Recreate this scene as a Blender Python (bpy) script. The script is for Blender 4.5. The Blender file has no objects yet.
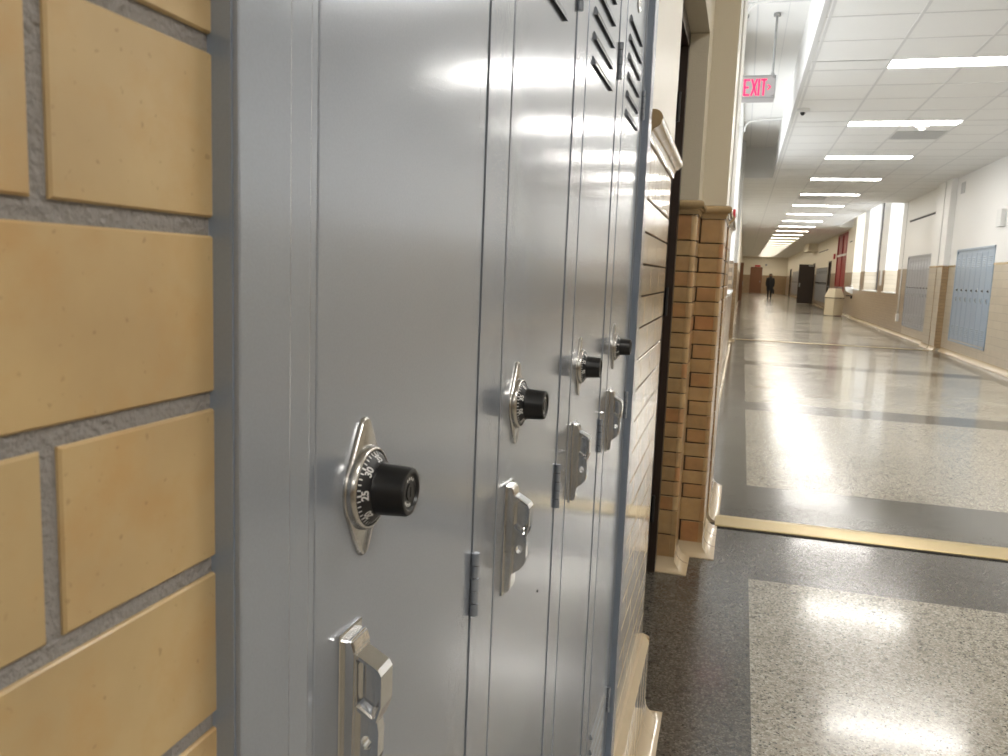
import bpy, bmesh, math, random
from mathutils import Matrix, Vector
random.seed(7)
C = bpy.context.scene.collection
H = 1.22                      # camera height above the floor
PI = math.pi

# ------------------------------------------------------------------ materials
def newmat(name):
    m = bpy.data.materials.new(name); m.use_nodes = True
    nt = m.node_tree
    return m, nt, nt.nodes['Principled BSDF']

def simple(name, col, rough=0.5, metal=0.0, coat=0.0, bump=0.0, bscale=50, emis=None, estr=0.0, spec=None, crough=0.05):
    m, nt, b = newmat(name)
    b.inputs['Base Color'].default_value = (*col, 1)
    b.inputs['Roughness'].default_value = rough
    b.inputs['Metallic'].default_value = metal
    b.inputs['Coat Weight'].default_value = coat
    b.inputs['Coat Roughness'].default_value = crough
    if spec is not None: b.inputs['Specular IOR Level'].default_value = spec
    if emis:
        b.inputs['Emission Color'].default_value = (*emis, 1)
        b.inputs['Emission Strength'].default_value = estr
    tc = nt.nodes.new('ShaderNodeTexCoord')
    n = nt.nodes.new('ShaderNodeTexNoise'); n.inputs['Scale'].default_value = bscale
    n.inputs['Detail'].default_value = 3
    nt.links.new(tc.outputs['Object'], n.inputs['Vector'])
    hs = nt.nodes.new('ShaderNodeMixRGB'); hs.blend_type = 'MULTIPLY'; hs.inputs[0].default_value = 0.10
    hs.inputs[1].default_value = (*col, 1)
    nt.links.new(n.outputs['Fac'], hs.inputs[2]); nt.links.new(hs.outputs[0], b.inputs['Base Color'])
    if bump > 0:
        bp = nt.nodes.new('ShaderNodeBump'); bp.inputs['Strength'].default_value = bump
        bp.inputs['Distance'].default_value = 0.002
        nt.links.new(n.outputs['Fac'], bp.inputs['Height']); nt.links.new(bp.outputs[0], b.inputs['Normal'])
    return m

def tile_mat(name, base, var, rough=0.3, speck=260, specamt=0.5, coat=0.3):
    """glazed buff tile: colour varies from tile to tile, small iron specks"""
    m, nt, b = newmat(name); L = nt.links
    g = nt.nodes.new('ShaderNodeNewGeometry'); tc = nt.nodes.new('ShaderNodeTexCoord')
    cr = nt.nodes.new('ShaderNodeValToRGB')
    for i, (p, c) in enumerate(var):
        e = cr.color_ramp.elements[i] if i < 2 else cr.color_ramp.elements.new(p)
        e.position = p; e.color = (*c, 1)
    L.new(g.outputs['Random Per Island'], cr.inputs[0])
    n1 = nt.nodes.new('ShaderNodeTexNoise'); n1.inputs['Scale'].default_value = 14; n1.inputs['Detail'].default_value = 4
    L.new(tc.outputs['Object'], n1.inputs['Vector'])
    mx = nt.nodes.new('ShaderNodeMixRGB'); mx.blend_type = 'OVERLAY'; mx.inputs[0].default_value = 0.4
    L.new(cr.outputs[0], mx.inputs[1]); L.new(n1.outputs['Fac'], mx.inputs[2])
    n4 = nt.nodes.new('ShaderNodeTexNoise'); n4.inputs['Scale'].default_value = 30; n4.inputs['Detail'].default_value = 6; n4.inputs['Roughness'].default_value = 0.65
    L.new(tc.outputs['Object'], n4.inputs['Vector'])
    r4 = nt.nodes.new('ShaderNodeValToRGB'); r4.color_ramp.elements[0].position = 0.48; r4.color_ramp.elements[1].position = 0.72
    r4.color_ramp.elements[0].color = (0, 0, 0, 1); r4.color_ramp.elements[1].color = (0.55, 0.55, 0.55, 1)
    L.new(n4.outputs['Fac'], r4.inputs[0])
    m4 = nt.nodes.new('ShaderNodeMixRGB'); L.new(r4.outputs[0], m4.inputs[0]); L.new(mx.outputs[0], m4.inputs[1])
    m4.inputs[2].default_value = (base[0]*0.95, base[1]*0.80, base[2]*0.62, 1)
    mx = m4
    v = nt.nodes.new('ShaderNodeTexNoise'); v.inputs['Scale'].default_value = speck; v.inputs['Detail'].default_value = 1
    L.new(tc.outputs['Object'], v.inputs['Vector'])
    r2 = nt.nodes.new('ShaderNodeValToRGB'); r2.color_ramp.elements[0].position = 0.70; r2.color_ramp.elements[1].position = 0.78
    r2.color_ramp.elements[0].color = (0, 0, 0, 1); r2.color_ramp.elements[1].color = (specamt,)*3 + (1,)
    L.new(v.outputs['Fac'], r2.inputs[0])
    m2 = nt.nodes.new('ShaderNodeMixRGB'); L.new(r2.outputs[0], m2.inputs[0]); L.new(mx.outputs[0], m2.inputs[1])
    m2.inputs[2].default_value = (base[0]*0.35, base[1]*0.28, base[2]*0.2, 1)
    L.new(m2.outputs[0], b.inputs['Base Color'])
    b.inputs['Roughness'].default_value = rough; b.inputs['Coat Weight'].default_value = coat; b.inputs['Coat Roughness'].default_value = 0.12
    bp = nt.nodes.new('ShaderNodeBump'); bp.inputs['Strength'].default_value = 0.25; bp.inputs['Distance'].default_value = 0.002
    n3 = nt.nodes.new('ShaderNodeTexNoise'); n3.inputs['Scale'].default_value = 45
    L.new(tc.outputs['Object'], n3.inputs['Vector']); L.new(n3.outputs['Fac'], bp.inputs['Height']); L.new(bp.outputs[0], b.inputs['Normal'])
    return m

def brick_tex_mat(name, axis, c1, c2, mortar, rough=0.3, bw=0.19, rh=0.0615, off=0.0):
    """glazed tile by brick texture, for walls seen from afar; axis: horizontal direction of the wall"""
    m, nt, b = newmat(name); L = nt.links
    tc = nt.nodes.new('ShaderNodeTexCoord'); sp = nt.nodes.new('ShaderNodeSeparateXYZ'); cb = nt.nodes.new('ShaderNodeCombineXYZ')
    L.new(tc.outputs['Object'], sp.inputs[0]); L.new(sp.outputs[axis], cb.inputs['X'])
    ad = nt.nodes.new('ShaderNodeMath'); ad.operation = 'ADD'; ad.inputs[1].default_value = off
    L.new(sp.outputs['Z'], ad.inputs[0]); L.new(ad.outputs[0], cb.inputs['Y'])
    br = nt.nodes.new('ShaderNodeTexBrick'); L.new(cb.outputs[0], br.inputs['Vector'])
    br.inputs['Scale'].default_value = 1; br.inputs['Brick Width'].default_value = bw; br.inputs['Row Height'].default_value = rh
    br.inputs['Mortar Size'].default_value = 0.0028; br.inputs['Mortar Smooth'].default_value = 0.1; br.inputs['Bias'].default_value = 0
    br.inputs['Color1'].default_value = (*c1, 1); br.inputs['Color2'].default_value = (*c2, 1); br.inputs['Mortar'].default_value = (*mortar, 1)
    L.new(br.outputs['Color'], b.inputs['Base Color'])
    b.inputs['Roughness'].default_value = rough; b.inputs['Coat Weight'].default_value = 0.3; b.inputs['Coat Roughness'].default_value = 0.15
    bp = nt.nodes.new('ShaderNodeBump'); bp.inputs['Strength'].default_value = 0.4; bp.inputs['Distance'].default_value = 0.002; bp.invert = True
    L.new(br.outputs['Fac'], bp.inputs['Height']); L.new(bp.outputs[0], b.inputs['Normal'])
    return m

def terrazzo(name, base, chips, dark, rough=0.165):
    m, nt, b = newmat(name); L = nt.links
    tc = nt.nodes.new('ShaderNodeTexCoord')
    v1 = nt.nodes.new('ShaderNodeTexVoronoi'); v1.inputs['Scale'].default_value = 190
    L.new(tc.outputs['Object'], v1.inputs['Vector'])
    s1 = nt.nodes.new('ShaderNodeSeparateColor'); L.new(v1.outputs['Color'], s1.inputs[0])
    r1 = nt.nodes.new('ShaderNodeValToRGB')
    e = r1.color_ramp.elements
    r1.color_ramp.interpolation = 'LINEAR'
    e[0].position = 0.0; e[0].color = (*dark, 1); e[1].position = 0.20; e[1].color = (*base, 1)
    x = e.new(0.6); x.color = (*base, 1); x = e.new(0.9); x.color = (*chips, 1)
    L.new(s1.outputs[0], r1.inputs[0])
    v2 = nt.nodes.new('ShaderNodeTexVoronoi'); v2.inputs['Scale'].default_value = 62
    L.new(tc.outputs['Object'], v2.inputs['Vector'])
    s2 = nt.nodes.new('ShaderNodeSeparateColor'); L.new(v2.outputs['Color'], s2.inputs[0])
    r2 = nt.nodes.new('ShaderNodeValToRGB'); e = r2.color_ramp.elements
    e[0].position = 0.0; e[0].color = (0.45, 0.42, 0.38, 1); e[1].position = 0.16; e[1].color = (1, 1, 1, 1)
    L.new(s2.outputs[1], r2.inputs[0])
    mm = nt.nodes.new('ShaderNodeMixRGB'); mm.blend_type = 'MULTIPLY'; mm.inputs[0].default_value = 0.7
    L.new(r1.outputs[0], mm.inputs[1]); L.new(r2.outputs[0], mm.inputs[2])
    n = nt.nodes.new('ShaderNodeTexNoise'); n.inputs['Scale'].default_value = 1.3; n.inputs['Detail'].default_value = 5
    L.new(tc.outputs['Object'], n.inputs['Vector'])
    m3 = nt.nodes.new('ShaderNodeMixRGB'); m3.blend_type = 'MULTIPLY'; m3.inputs[0].default_value = 0.25
    L.new(mm.outputs[0], m3.inputs[1]); L.new(n.outputs['Fac'], m3.inputs[2])
    L.new(m3.outputs[0], b.inputs['Base Color'])
    b.inputs['Specular IOR Level'].default_value = 0.55
    b.inputs['Coat Weight'].default_value = 0.16; b.inputs['Coat Roughness'].default_value = 0.08
    rr = nt.nodes.new('ShaderNodeMapRange'); rr.inputs['To Min'].default_value = rough*0.7; rr.inputs['To Max'].default_value = rough*1.6
    L.new(n.outputs['Fac'], rr.inputs['Value']); L.new(rr.outputs[0], b.inputs['Roughness'])
    n2 = nt.nodes.new('ShaderNodeTexNoise'); n2.inputs['Scale'].default_value = 9; n2.inputs['Detail'].default_value = 2
    L.new(tc.outputs['Object'], n2.inputs['Vector'])
    bp = nt.nodes.new('ShaderNodeBump'); bp.inputs['Strength'].default_value = 0.20; bp.inputs['Distance'].default_value = 0.004
    L.new(n2.outputs['Fac'], bp.inputs['Height']); L.new(bp.outputs[0], b.inputs['Normal'])
    return m

def emit(name, col, s):
    m, nt, b = newmat(name)
    b.inputs['Base Color'].default_value = (0.8, 0.8, 0.8, 1)
    b.inputs['Emission Color'].default_value = (*col, 1); b.inputs['Emission Strength'].default_value = s
    return m

M = {}
M['paint'] = None
def locker_paint(name, col, rough=0.24, bump=0.10):
    m, nt, b = newmat(name); L = nt.links
    tc = nt.nodes.new('ShaderNodeTexCoord')
    n = nt.nodes.new('ShaderNodeTexNoise'); n.inputs['Scale'].default_value = 5; n.inputs['Detail'].default_value = 2
    L.new(tc.outputs['Object'], n.inputs['Vector'])
    f = nt.nodes.new('ShaderNodeTexNoise'); f.inputs['Scale'].default_value = 900; f.inputs['Detail'].default_value = 1
    L.new(tc.outputs['Object'], f.inputs['Vector'])
    a = nt.nodes.new('ShaderNodeMixRGB'); a.inputs[0].default_value = 0.3
    b.inputs['Base Color'].default_value = (*col, 1)
    mx = nt.nodes.new('ShaderNodeMixRGB'); mx.blend_type = 'MULTIPLY'; mx.inputs[0].default_value = 0.12; mx.inputs[1].default_value = (*col, 1)
    L.new(f.outputs['Fac'], mx.inputs[2]); L.new(mx.outputs[0], b.inputs['Base Color'])
    b.inputs['Metallic'].default_value = 0.35
    b.inputs['Roughness'].default_value = rough
    b.inputs['Coat Weight'].default_value = 0.6; b.inputs['Coat Roughness'].default_value = 0.06 if rough < 0.3 else 0.3
    bp = nt.nodes.new('ShaderNodeBump'); bp.inputs['Strength'].default_value = bump; bp.inputs['Distance'].default_value = 0.01
    L.new(n.outputs['Fac'], bp.inputs['Height'])
    bp2 = nt.nodes.new('ShaderNodeBump'); bp2.inputs['Strength'].default_value = 0.12; bp2.inputs['Distance'].default_value = 0.0004
    L.new(f.outputs['Fac'], bp2.inputs['Height']); L.new(bp.outputs[0], bp2.inputs['Normal'])
    L.new(bp2.outputs[0], b.inputs['Normal']); L.new(bp2.outputs[0], b.inputs['Coat Normal'])
    return m
M['paint'] = locker_paint('blue grey locker paint', (0.33, 0.36, 0.41), rough=0.2)
M['paint_edge'] = locker_paint('blue grey frame paint', (0.32, 0.375, 0.46), rough=0.3, bump=0.03)
M['paint_day_tint'] = locker_paint('locker paint with daylight tint', (0.33, 0.43, 0.55), rough=0.45, bump=0.03)  # blue cast of the window daylight put into the paint colour
M['paint_grey'] = locker_paint('grey bank locker paint', (0.34, 0.36, 0.40), rough=0.42, bump=0.03)
M['dark'] = simple('dark slot', (0.008, 0.008, 0.01), 0.7)
M['chrome'] = simple('chrome', (0.82, 0.82, 0.82), 0.10, 1.0, bump=0.05, bscale=120)
M['nickel'] = simple('satin nickel', (0.60, 0.585, 0.56), 0.24, 1.0, bump=0.05, bscale=200)
M['black'] = simple('black plastic', (0.010, 0.010, 0.011), 0.34, spec=0.5)
M['dialblack'] = simple('dial black', (0.010, 0.010, 0.012), 0.4)
M['white_ink'] = simple('dial white ink', (0.75, 0.75, 0.74), 0.5)
VAR = [(0.0, (0.40, 0.25, 0.115)), (1.0, (0.44, 0.29, 0.14)), (0.35, (0.47, 0.32, 0.155)), (0.7, (0.42, 0.26, 0.12)), (0.9, (0.42, 0.20, 0.08))]
M['brick'] = tile_mat('buff glazed brick', (0.55, 0.38, 0.17), [(0.0, (0.51, 0.37, 0.185)), (1.0, (0.53, 0.375, 0.18)), (0.5, (0.55, 0.40, 0.205))], rough=0.42, coat=0.12, specamt=0.35)
M['tile'] = tile_mat('buff tile with shade in colour', (0.5, 0.35, 0.17), VAR, rough=0.30, coat=0.5, specamt=0.3)  # same buff tile as the brick, pillar shade put into the colour
M['tile_glare'] = tile_mat('glazed tile with glare in colour', (0.6, 0.5, 0.34), [(0.0, (0.52, 0.40, 0.24)), (1.0, (0.64, 0.52, 0.35)), (0.5, (0.62, 0.50, 0.33))], rough=0.16, coat=1.0, specamt=0.1)  # same tile again, paler: glare off the glaze put into the colour
M['cap'] = simple('cap tile', (0.50, 0.36, 0.19), 0.25, coat=0.6, bump=0.1, bscale=20)
M['cove'] = simple('cove tile', (0.58, 0.46, 0.30), 0.25, coat=0.6, bump=0.1, bscale=20)
M['mortar'] = simple('grey mortar', (0.29, 0.27, 0.255), 0.95, bump=1.0, bscale=400)
M['mortar_dark'] = simple('dark mortar', (0.10, 0.075, 0.055), 0.9, bump=0.6, bscale=300)
M['plaster'] = simple('cream plaster', (0.70, 0.63, 0.49), 0.28, bump=0.5, bscale=260, coat=0.25, crough=0.25)
M['white_wall'] = simple('white wall paint', (0.84, 0.83, 0.80), 0.45, bump=0.15, bscale=90)
M['cream_wall'] = simple('cream wall with warm light in colour', (0.80, 0.74, 0.61), 0.5, bump=0.15, bscale=90)  # far walls: warmth of the light there put into the colour
M['ceil'] = simple('ceiling tile', (0.86, 0.86, 0.84), 0.9, bump=0.5, bscale=180)
M['tbar'] = simple('ceiling grid bar', (0.70, 0.70, 0.69), 0.5)
M['ceil_dark'] = simple('air grille face', (0.52, 0.52, 0.51), 0.6)
M['floor_light'] = terrazzo('pale terrazzo', (0.37, 0.335, 0.27), (0.58, 0.54, 0.45), (0.035, 0.03, 0.024))
M['floor_dark'] = terrazzo('grey terrazzo', (0.092, 0.082, 0.066), (0.165, 0.15, 0.125), (0.022, 0.021, 0.019))
M['brass'] = simple('worn brass', (0.55, 0.43, 0.22), 0.35, 0.75, bump=0.2, bscale=60)
M['rubber'] = simple('black joint filler', (0.02, 0.018, 0.016), 0.8)
M['brown_frame'] = simple('dark brown steel frame', (0.035, 0.022, 0.016), 0.35, coat=0.3)
M['brown_door'] = simple('dark brown door', (0.030, 0.018, 0.012), 0.5)
M['wood_door'] = simple('reddish wood door', (0.20, 0.085, 0.038), 0.45)
M['red_paint'] = simple('red door paint', (0.30, 0.018, 0.022), 0.4)
M['red_plastic'] = simple('red plastic', (0.55, 0.02, 0.03), 0.35)
M['white_plastic'] = simple('white plastic', (0.75, 0.75, 0.73), 0.4)
M['grey_metal'] = simple('grey metal', (0.33, 0.33, 0.32), 0.4, 0.6)
M['bin'] = simple('cream enamelled steel', (0.66, 0.57, 0.40), 0.45)
M['locker_grey'] = simple('distant grey locker paint', (0.30, 0.32, 0.35), 0.35, 0.2)  # one even grey for the distant lockers
M['coat'] = simple('black wool coat', (0.012, 0.012, 0.014), 0.85)
M['trousers'] = simple('black trousers', (0.01, 0.01, 0.012), 0.8)
M['skin'] = simple('skin', (0.35, 0.19, 0.12), 0.5)
M['hair'] = simple('dark hair', (0.012, 0.009, 0.008), 0.6)
M['sign_face'] = simple('exit sign face', (0.42, 0.40, 0.39), 0.5)
M['exit_red'] = emit('exit letters', (1.0, 0.03, 0.14), 0.75); M['exit_red'].node_tree.nodes['Principled BSDF'].inputs['Base Color'].default_value = (0.75, 0.01, 0.08, 1)
M['light'] = emit('fluorescent lens', (1.0, 0.965, 0.91), 21.5)
M['light_warm'] = emit('warm fluorescent lens', (1.0, 0.90, 0.74), 17.0)
M['day'] = emit('daylit frosted pane', (0.90, 0.95, 1.0), 1.35)
M['day_r'] = emit('daylit frosted pane right', (0.92, 0.96, 1.0), 1.9)
M['wall_tileY'] = brick_tex_mat('far wall tile', 'Y', (0.50, 0.44, 0.34), (0.45, 0.39, 0.295), (0.27, 0.23, 0.18), bw=0.40, rh=0.123)
M['wall_tileYd'] = brick_tex_mat('tan wall tile', 'Y', (0.37, 0.28, 0.185), (0.33, 0.245, 0.16), (0.19, 0.14, 0.09), bw=0.25, rh=0.07)
M['wall_tileX'] = brick_tex_mat('far cross wall tile', 'X', (0.38, 0.26, 0.14), (0.33, 0.22, 0.115), (0.15, 0.10, 0.06), bw=0.19, rh=0.0615)
M['base_tile'] = brick_tex_mat('standing base tile', 'Y', (0.54, 0.46, 0.35), (0.48, 0.41, 0.31), (0.33, 0.27, 0.20), bw=0.075, rh=0.5, off=0.3)

# ------------------------------------------------------------------ mesh builder
class MB:
    def __init__(s, mats): s.bm = bmesh.new(); s.mats = mats; s.cur = 0
    def face(s, pts, mi=None):
        vs = [s.bm.verts.new(p) for p in pts]
        try: f = s.bm.faces.new(vs)
        except ValueError: return None
        f.material_index = s.cur if mi is None else mi
        return f
    def box(s, a, b, mi=None, bev=0.0, mat=None):
        x0, y0, z0 = [min(p, q) for p, q in zip(a, b)]; x1, y1, z1 = [max(p, q) for p, q in zip(a, b)]
        P = [(x0,y0,z0),(x1,y0,z0),(x1,y1,z0),(x0,y1,z0),(x0,y0,z1),(x1,y0,z1),(x1,y1,z1),(x0,y1,z1)]
        vs = [s.bm.verts.new((mat @ Vector(p)) if mat else p) for p in P]
        fs = []
        for q in ((0,3,2,1),(4,5,6,7),(0,1,5,4),(1,2,6,5),(2,3,7,6),(3,0,4,7)):
            f = s.bm.faces.new([vs[i] for i in q]); f.material_index = s.cur if mi is None else mi; fs.append(f)
        if bev > 0:
            es = {e for f in fs for e in f.edges}
            bmesh.ops.bevel(s.bm, geom=list(es), offset=bev, segments=2, affect='EDGES', profile=0.6)
        return vs
    def prism(s, poly, fn, d0, d1, mi=None, cap=True):
        """poly: list of 2-D points; fn(p, d) -> 3-D point; swept from d0 to d1"""
        A = [s.bm.verts.new(fn(p, d0)) for p in poly]; B = [s.bm.verts.new(fn(p, d1)) for p in poly]
        n = len(poly); k = s.cur if mi is None else mi
        for i in range(n):
            f = s.bm.faces.new((A[i], A[(i+1) % n], B[(i+1) % n], B[i])); f.material_index = k
        if cap:
            f = s.bm.faces.new(A[::-1]); f.material_index = k
            f = s.bm.faces.new(B); f.material_index = k
    def rings(s, rings, mi=None, cap0=True, cap1=True):
        k = s.cur if mi is None else mi
        R = [[s.bm.verts.new(p) for p in r] for r in rings]; n = len(R[0])
        for a, b in zip(R, R[1:]):
            for i in range(n):
                f = s.bm.faces.new((a[i], a[(i+1) % n], b[(i+1) % n], b[i])); f.material_index = k; f.smooth = True
        if cap0: f = s.bm.faces.new(R[0][::-1]); f.material_index = k
        if cap1: f = s.bm.faces.new(R[-1]); f.material_index = k
    def tube(s, pts, r, n=10, mi=None):
        pts = [Vector(p) for p in pts]; rs = []
        for i, p in enumerate(pts):
            d = (pts[min(i+1, len(pts)-1)] - pts[max(i-1, 0)]).normalized()
            a = d.orthogonal().normalized() if i == 0 else (prev - d*prev.dot(d)).normalized()
            prev = a; b = d.cross(a); rr = r[i] if isinstance(r, (list, tuple)) else r
            rs.append([p + (a*math.cos(t) + b*math.sin(t))*rr for t in [2*PI*j/n for j in range(n)]])
        s.rings(rs, mi)
    def build(s, name, parent=None, smooth=None, loc=None, rot=None):
        bmesh.ops.recalc_face_normals(s.bm, faces=s.bm.faces)
        me = bpy.data.meshes.new(name); s.bm.to_mesh(me); s.bm.free()
        for m in s.mats: me.materials.append(m)
        if smooth is not None:
            me.shade_smooth()
            me.set_sharp_from_angle(angle=math.radians(smooth))
        o = bpy.data.objects.new(name, me); C.objects.link(o)
        if parent: o.parent = parent
        if loc: o.location = loc
        if rot: o.rotation_euler = rot
        return o

def tag(o, label, cat, group=None, kind=None):
    if label: o['label'] = label
    if cat: o['category'] = cat
    if group: o['group'] = group
    if kind: o['kind'] = kind
    return o
def thing(name, label, cat, loc=(0,0,0), rz=0, group=None):
    o = bpy.data.objects.new(name, None); C.objects.link(o); o.empty_display_size = 0.05
    o.location = loc; o.rotation_euler = (0, 0, rz)
    return tag(o, label, cat, group)
def struct(o): o['kind'] = 'structure'; return o
def dup(root, loc, rz, label):
    def cp(o, par):
        c = o.copy(); C.objects.link(c); c.parent = par
        for ch in [x for x in ALLCH.get(o.name, [])]: cp(ch, c)
        return c
    r = cp(root, None); r.location = loc; r.rotation_euler = (0, 0, rz); r['label'] = label
    return r
ALLCH = {}
def index_children():
    ALLCH.clear()
    for o in bpy.data.objects:
        if o.parent: ALLCH.setdefault(o.parent.name, []).append(o)

ORD = ['first','second','third','fourth','fifth','sixth','seventh','eighth','ninth','tenth','eleventh','twelfth','thirteenth','fourteenth','fifteenth',
       'sixteenth','seventeenth','eighteenth','nineteenth','twentieth','twenty-first','twenty-second','twenty-third','twenty-fourth','twenty-fifth']

# ------------------------------------------------------------------ local frame of the near locker wall
B = 0.012; A0 = 0.166
# local coordinates: u out of the wall, v along the corridor, z up
def LP(u, v, z):                      # -> world
    c, s_ = math.cos(B), math.sin(B)
    return (-A0 + u*c - v*s_, u*s_ + v*c, z)
LOC0 = (-A0, 0, 0); ROT0 = (0, 0, B)

# ------------------------------------------------------------------ running-bond tile panel (real bricks)
def tiles(mb, fn, s0, s1, rows, bl, joint=0.0055, depth=0.012, phase=0.0, bev=0.0018, mi=0, stack=False):
    """fn(s, z, n) -> 3-D point; n = height above the mortar face; rows = list of (z0, z1, brick_len or None)"""
    for k, (z0, z1, L) in enumerate(rows):
        L = L or bl
        off = phase + (0 if (k % 2 == 0 or stack) else L/2)
        s = s0 - ((s0 - off) % L)
        while s < s1 - 1e-6:
            a, b = max(s + joint/2, s0), min(s + L - joint/2, s1)
            s += L
            if b - a < 0.008: continue
            za, zb = z0 + joint/2, z1 - joint/2
            e = bev
            P = [(a, za), (b, za), (b, zb), (a, zb)]; Q = [(a+e, za+e), (b-e, za+e), (b-e, zb-e), (a+e, zb-e)]
            p0 = [mb.bm.verts.new(fn(x, z, 0)) for x, z in P]
            p1 = [mb.bm.verts.new(fn(x, z, depth - e)) for x, z in P]
            p2 = [mb.bm.verts.new(fn(x, z, depth)) for x, z in Q]
            for i in range(4):
                j = (i+1) % 4
                mb.bm.faces.new((p0[i], p0[j], p1[j], p1[i])).material_index = mi
                mb.bm.faces.new((p1[i], p1[j], p2[j], p2[i])).material_index = mi
            mb.bm.faces.new(p2).material_index = mi

# ================================================================== FLOOR
XL, XR = -0.60, 3.70
xb = [-1.2, 0.112, 3.29, 4.3]
dark_bands = [(-6.5, -6.1), (-2.6, -2.1), (3.386, 4.98), (7.95, 8.48), (12.25, 12.78), (16.2, 17.9), (20.9, 21.3), (25.0, 25.4), (29.0, 29.4), (32.9, 34.1), (38.0, 38.4), (43, 43.4), (48, 49), (53, 53.4), (58, 58.4), (63, 64), (69, 69.4)]
ys = sorted({-7.0, 77.2} | {v for b_ in dark_bands for v in b_})
mb = MB([M['floor_light'], M['floor_dark']])
for i in range(3):
    for y0, y1 in zip(ys, ys[1:]):
        isd = i != 1 or any(abs(y0 - b_[0]) < 1e-6 for b_ in dark_bands)
        mb.face([(xb[i], y0, 0), (xb[i+1], y0, 0), (xb[i+1], y1, 0), (xb[i], y1, 0)], 1 if isd else 0)
bmesh.ops.remove_doubles(mb.bm, verts=mb.bm.verts, dist=1e-4)
struct(mb.build('floor'))

# ================================================================== CEILING with T-bar grid
ZC = 3.22; ZU = 3.82
LX0, LX1 = 1.135, 2.425; LY0 = 8.285; PIT = 3.03; SLOT = 0.345
CAVL = (4.9, 17.4, 0.43)      # raised bay along the left windows
CAVR = (22.4, 32.3, 3.18)     # raised bay along the right windows
lightsY = [LY0 + PIT*k for k in range(-4, 23)]
mb = MB([M['ceil'], M['tbar'], M['white_wall']])
def rect(x0, x1, y0, y1, z, mi=0): mb.box((x0, y0, z), (x1, y1, z + 0.02), mi)
rect(CAVL[2], LX0, -7, 77.1, ZC); rect(LX1, CAVR[2], -7, 77.1, ZC)
rect(-0.65, CAVL[2], -7, CAVL[0], ZC); rect(-0.65, CAVL[2], CAVL[1], 77.1, ZC)
rect(CAVR[2], 3.72, -7, CAVR[0], ZC); rect(CAVR[2], 3.72, CAVR[1], 77.1, ZC)
yy = -7
for y in lightsY + [77.1 + SLOT]:
    if y > 77.1: y = 77.1
    rect(LX0, LX1, yy, y, ZC); yy = y + SLOT
# raised parts
mb.box((-0.65, CAVL[0], ZU), (CAVL[2], CAVL[1], ZU+0.02), 2); mb.box((CAVR[2], CAVR[0], ZU), (4.2, CAVR[1], ZU+0.02), 2)
for (x, y0, y1) in ((CAVL[2], CAVL[0], CAVL[1]), (CAVR[2], CAVR[0], CAVR[1])):
    mb.box((x - 0.01, y0, ZC - 0.004), (x + 0.01, y1, ZU), 2)
for (x0, x1, y) in ((-0.65, CAVL[2], CAVL[0]), (-0.65, CAVL[2], CAVL[1]), (CAVR[2], 4.2, CAVR[0]), (CAVR[2], 4.2, CAVR[1])):
    mb.box((x0, y - 0.01, ZC - 0.004), (x1, y + 0.01, ZU), 2)
# seams in the raised plaster
for y in (8.45, 14.5):
    mb.box((-0.2, y, ZU - 0.006), (0.42, y + 0.03, ZU + 0.001), 1)
mb.box((-0.06, 5, ZU - 0.005), (-0.045, 17.38, ZU + 0.001), 1)
mb.box((0.235, 5, ZU - 0.003), (0.242, 17.38, ZU + 0.001), 1)
# T bars
gx = [LX0 + 0.645*k for k in range(-2, 5)]
for x in gx:
    if x < 0.0 or x > 3.7: continue
    segs = [(-7, 77.1)]
    if x < CAVL[2]: segs = [(-7, CAVL[0]), (CAVL[1], 77.1)]
    if x > CAVR[2]: segs = [(-7, CAVR[0]), (CAVR[1], 77.1)]
    if abs(x - (LX0 + 0.645)) < 1e-3:
        segs = []; yy = -7
        for y in lightsY: segs.append((yy, y)); yy = y + SLOT
        segs.append((yy, 77.1))
    for a, b in segs: mb.box((x - 0.012, a, ZC - 0.003), (x + 0.012, b, ZC + 0.001), 1)
for ly in lightsY:
    for j in range(6):
        y = ly + SLOT + 0.671*j if j < 5 else ly
        if y > 77: continue
        x0 = CAVL[2] if CAVL[0] < y < CAVL[1] else -0.2
        x1 = CAVR[2] if CAVR[0] < y < CAVR[1] else 3.7
        if j in (0, 5, 4):
            mb.box((x0, y - 0.008, ZC - 0.0025), (LX0, y + 0.008, ZC + 0.001), 1); mb.box((LX1, y - 0.008, ZC - 0.0025), (x1, y + 0.008, ZC + 0.001), 1)
        else: mb.box((x0, y - 0.008, ZC - 0.0025), (x1, y + 0.008, ZC + 0.001), 1)
# edge trims
mb.box((CAVL[2] - 0.012, CAVL[0], ZC - 0.006), (CAVL[2] + 0.03, CAVL[1], ZC + 0.002), 1)
struct(mb.build('ceiling'))

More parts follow.
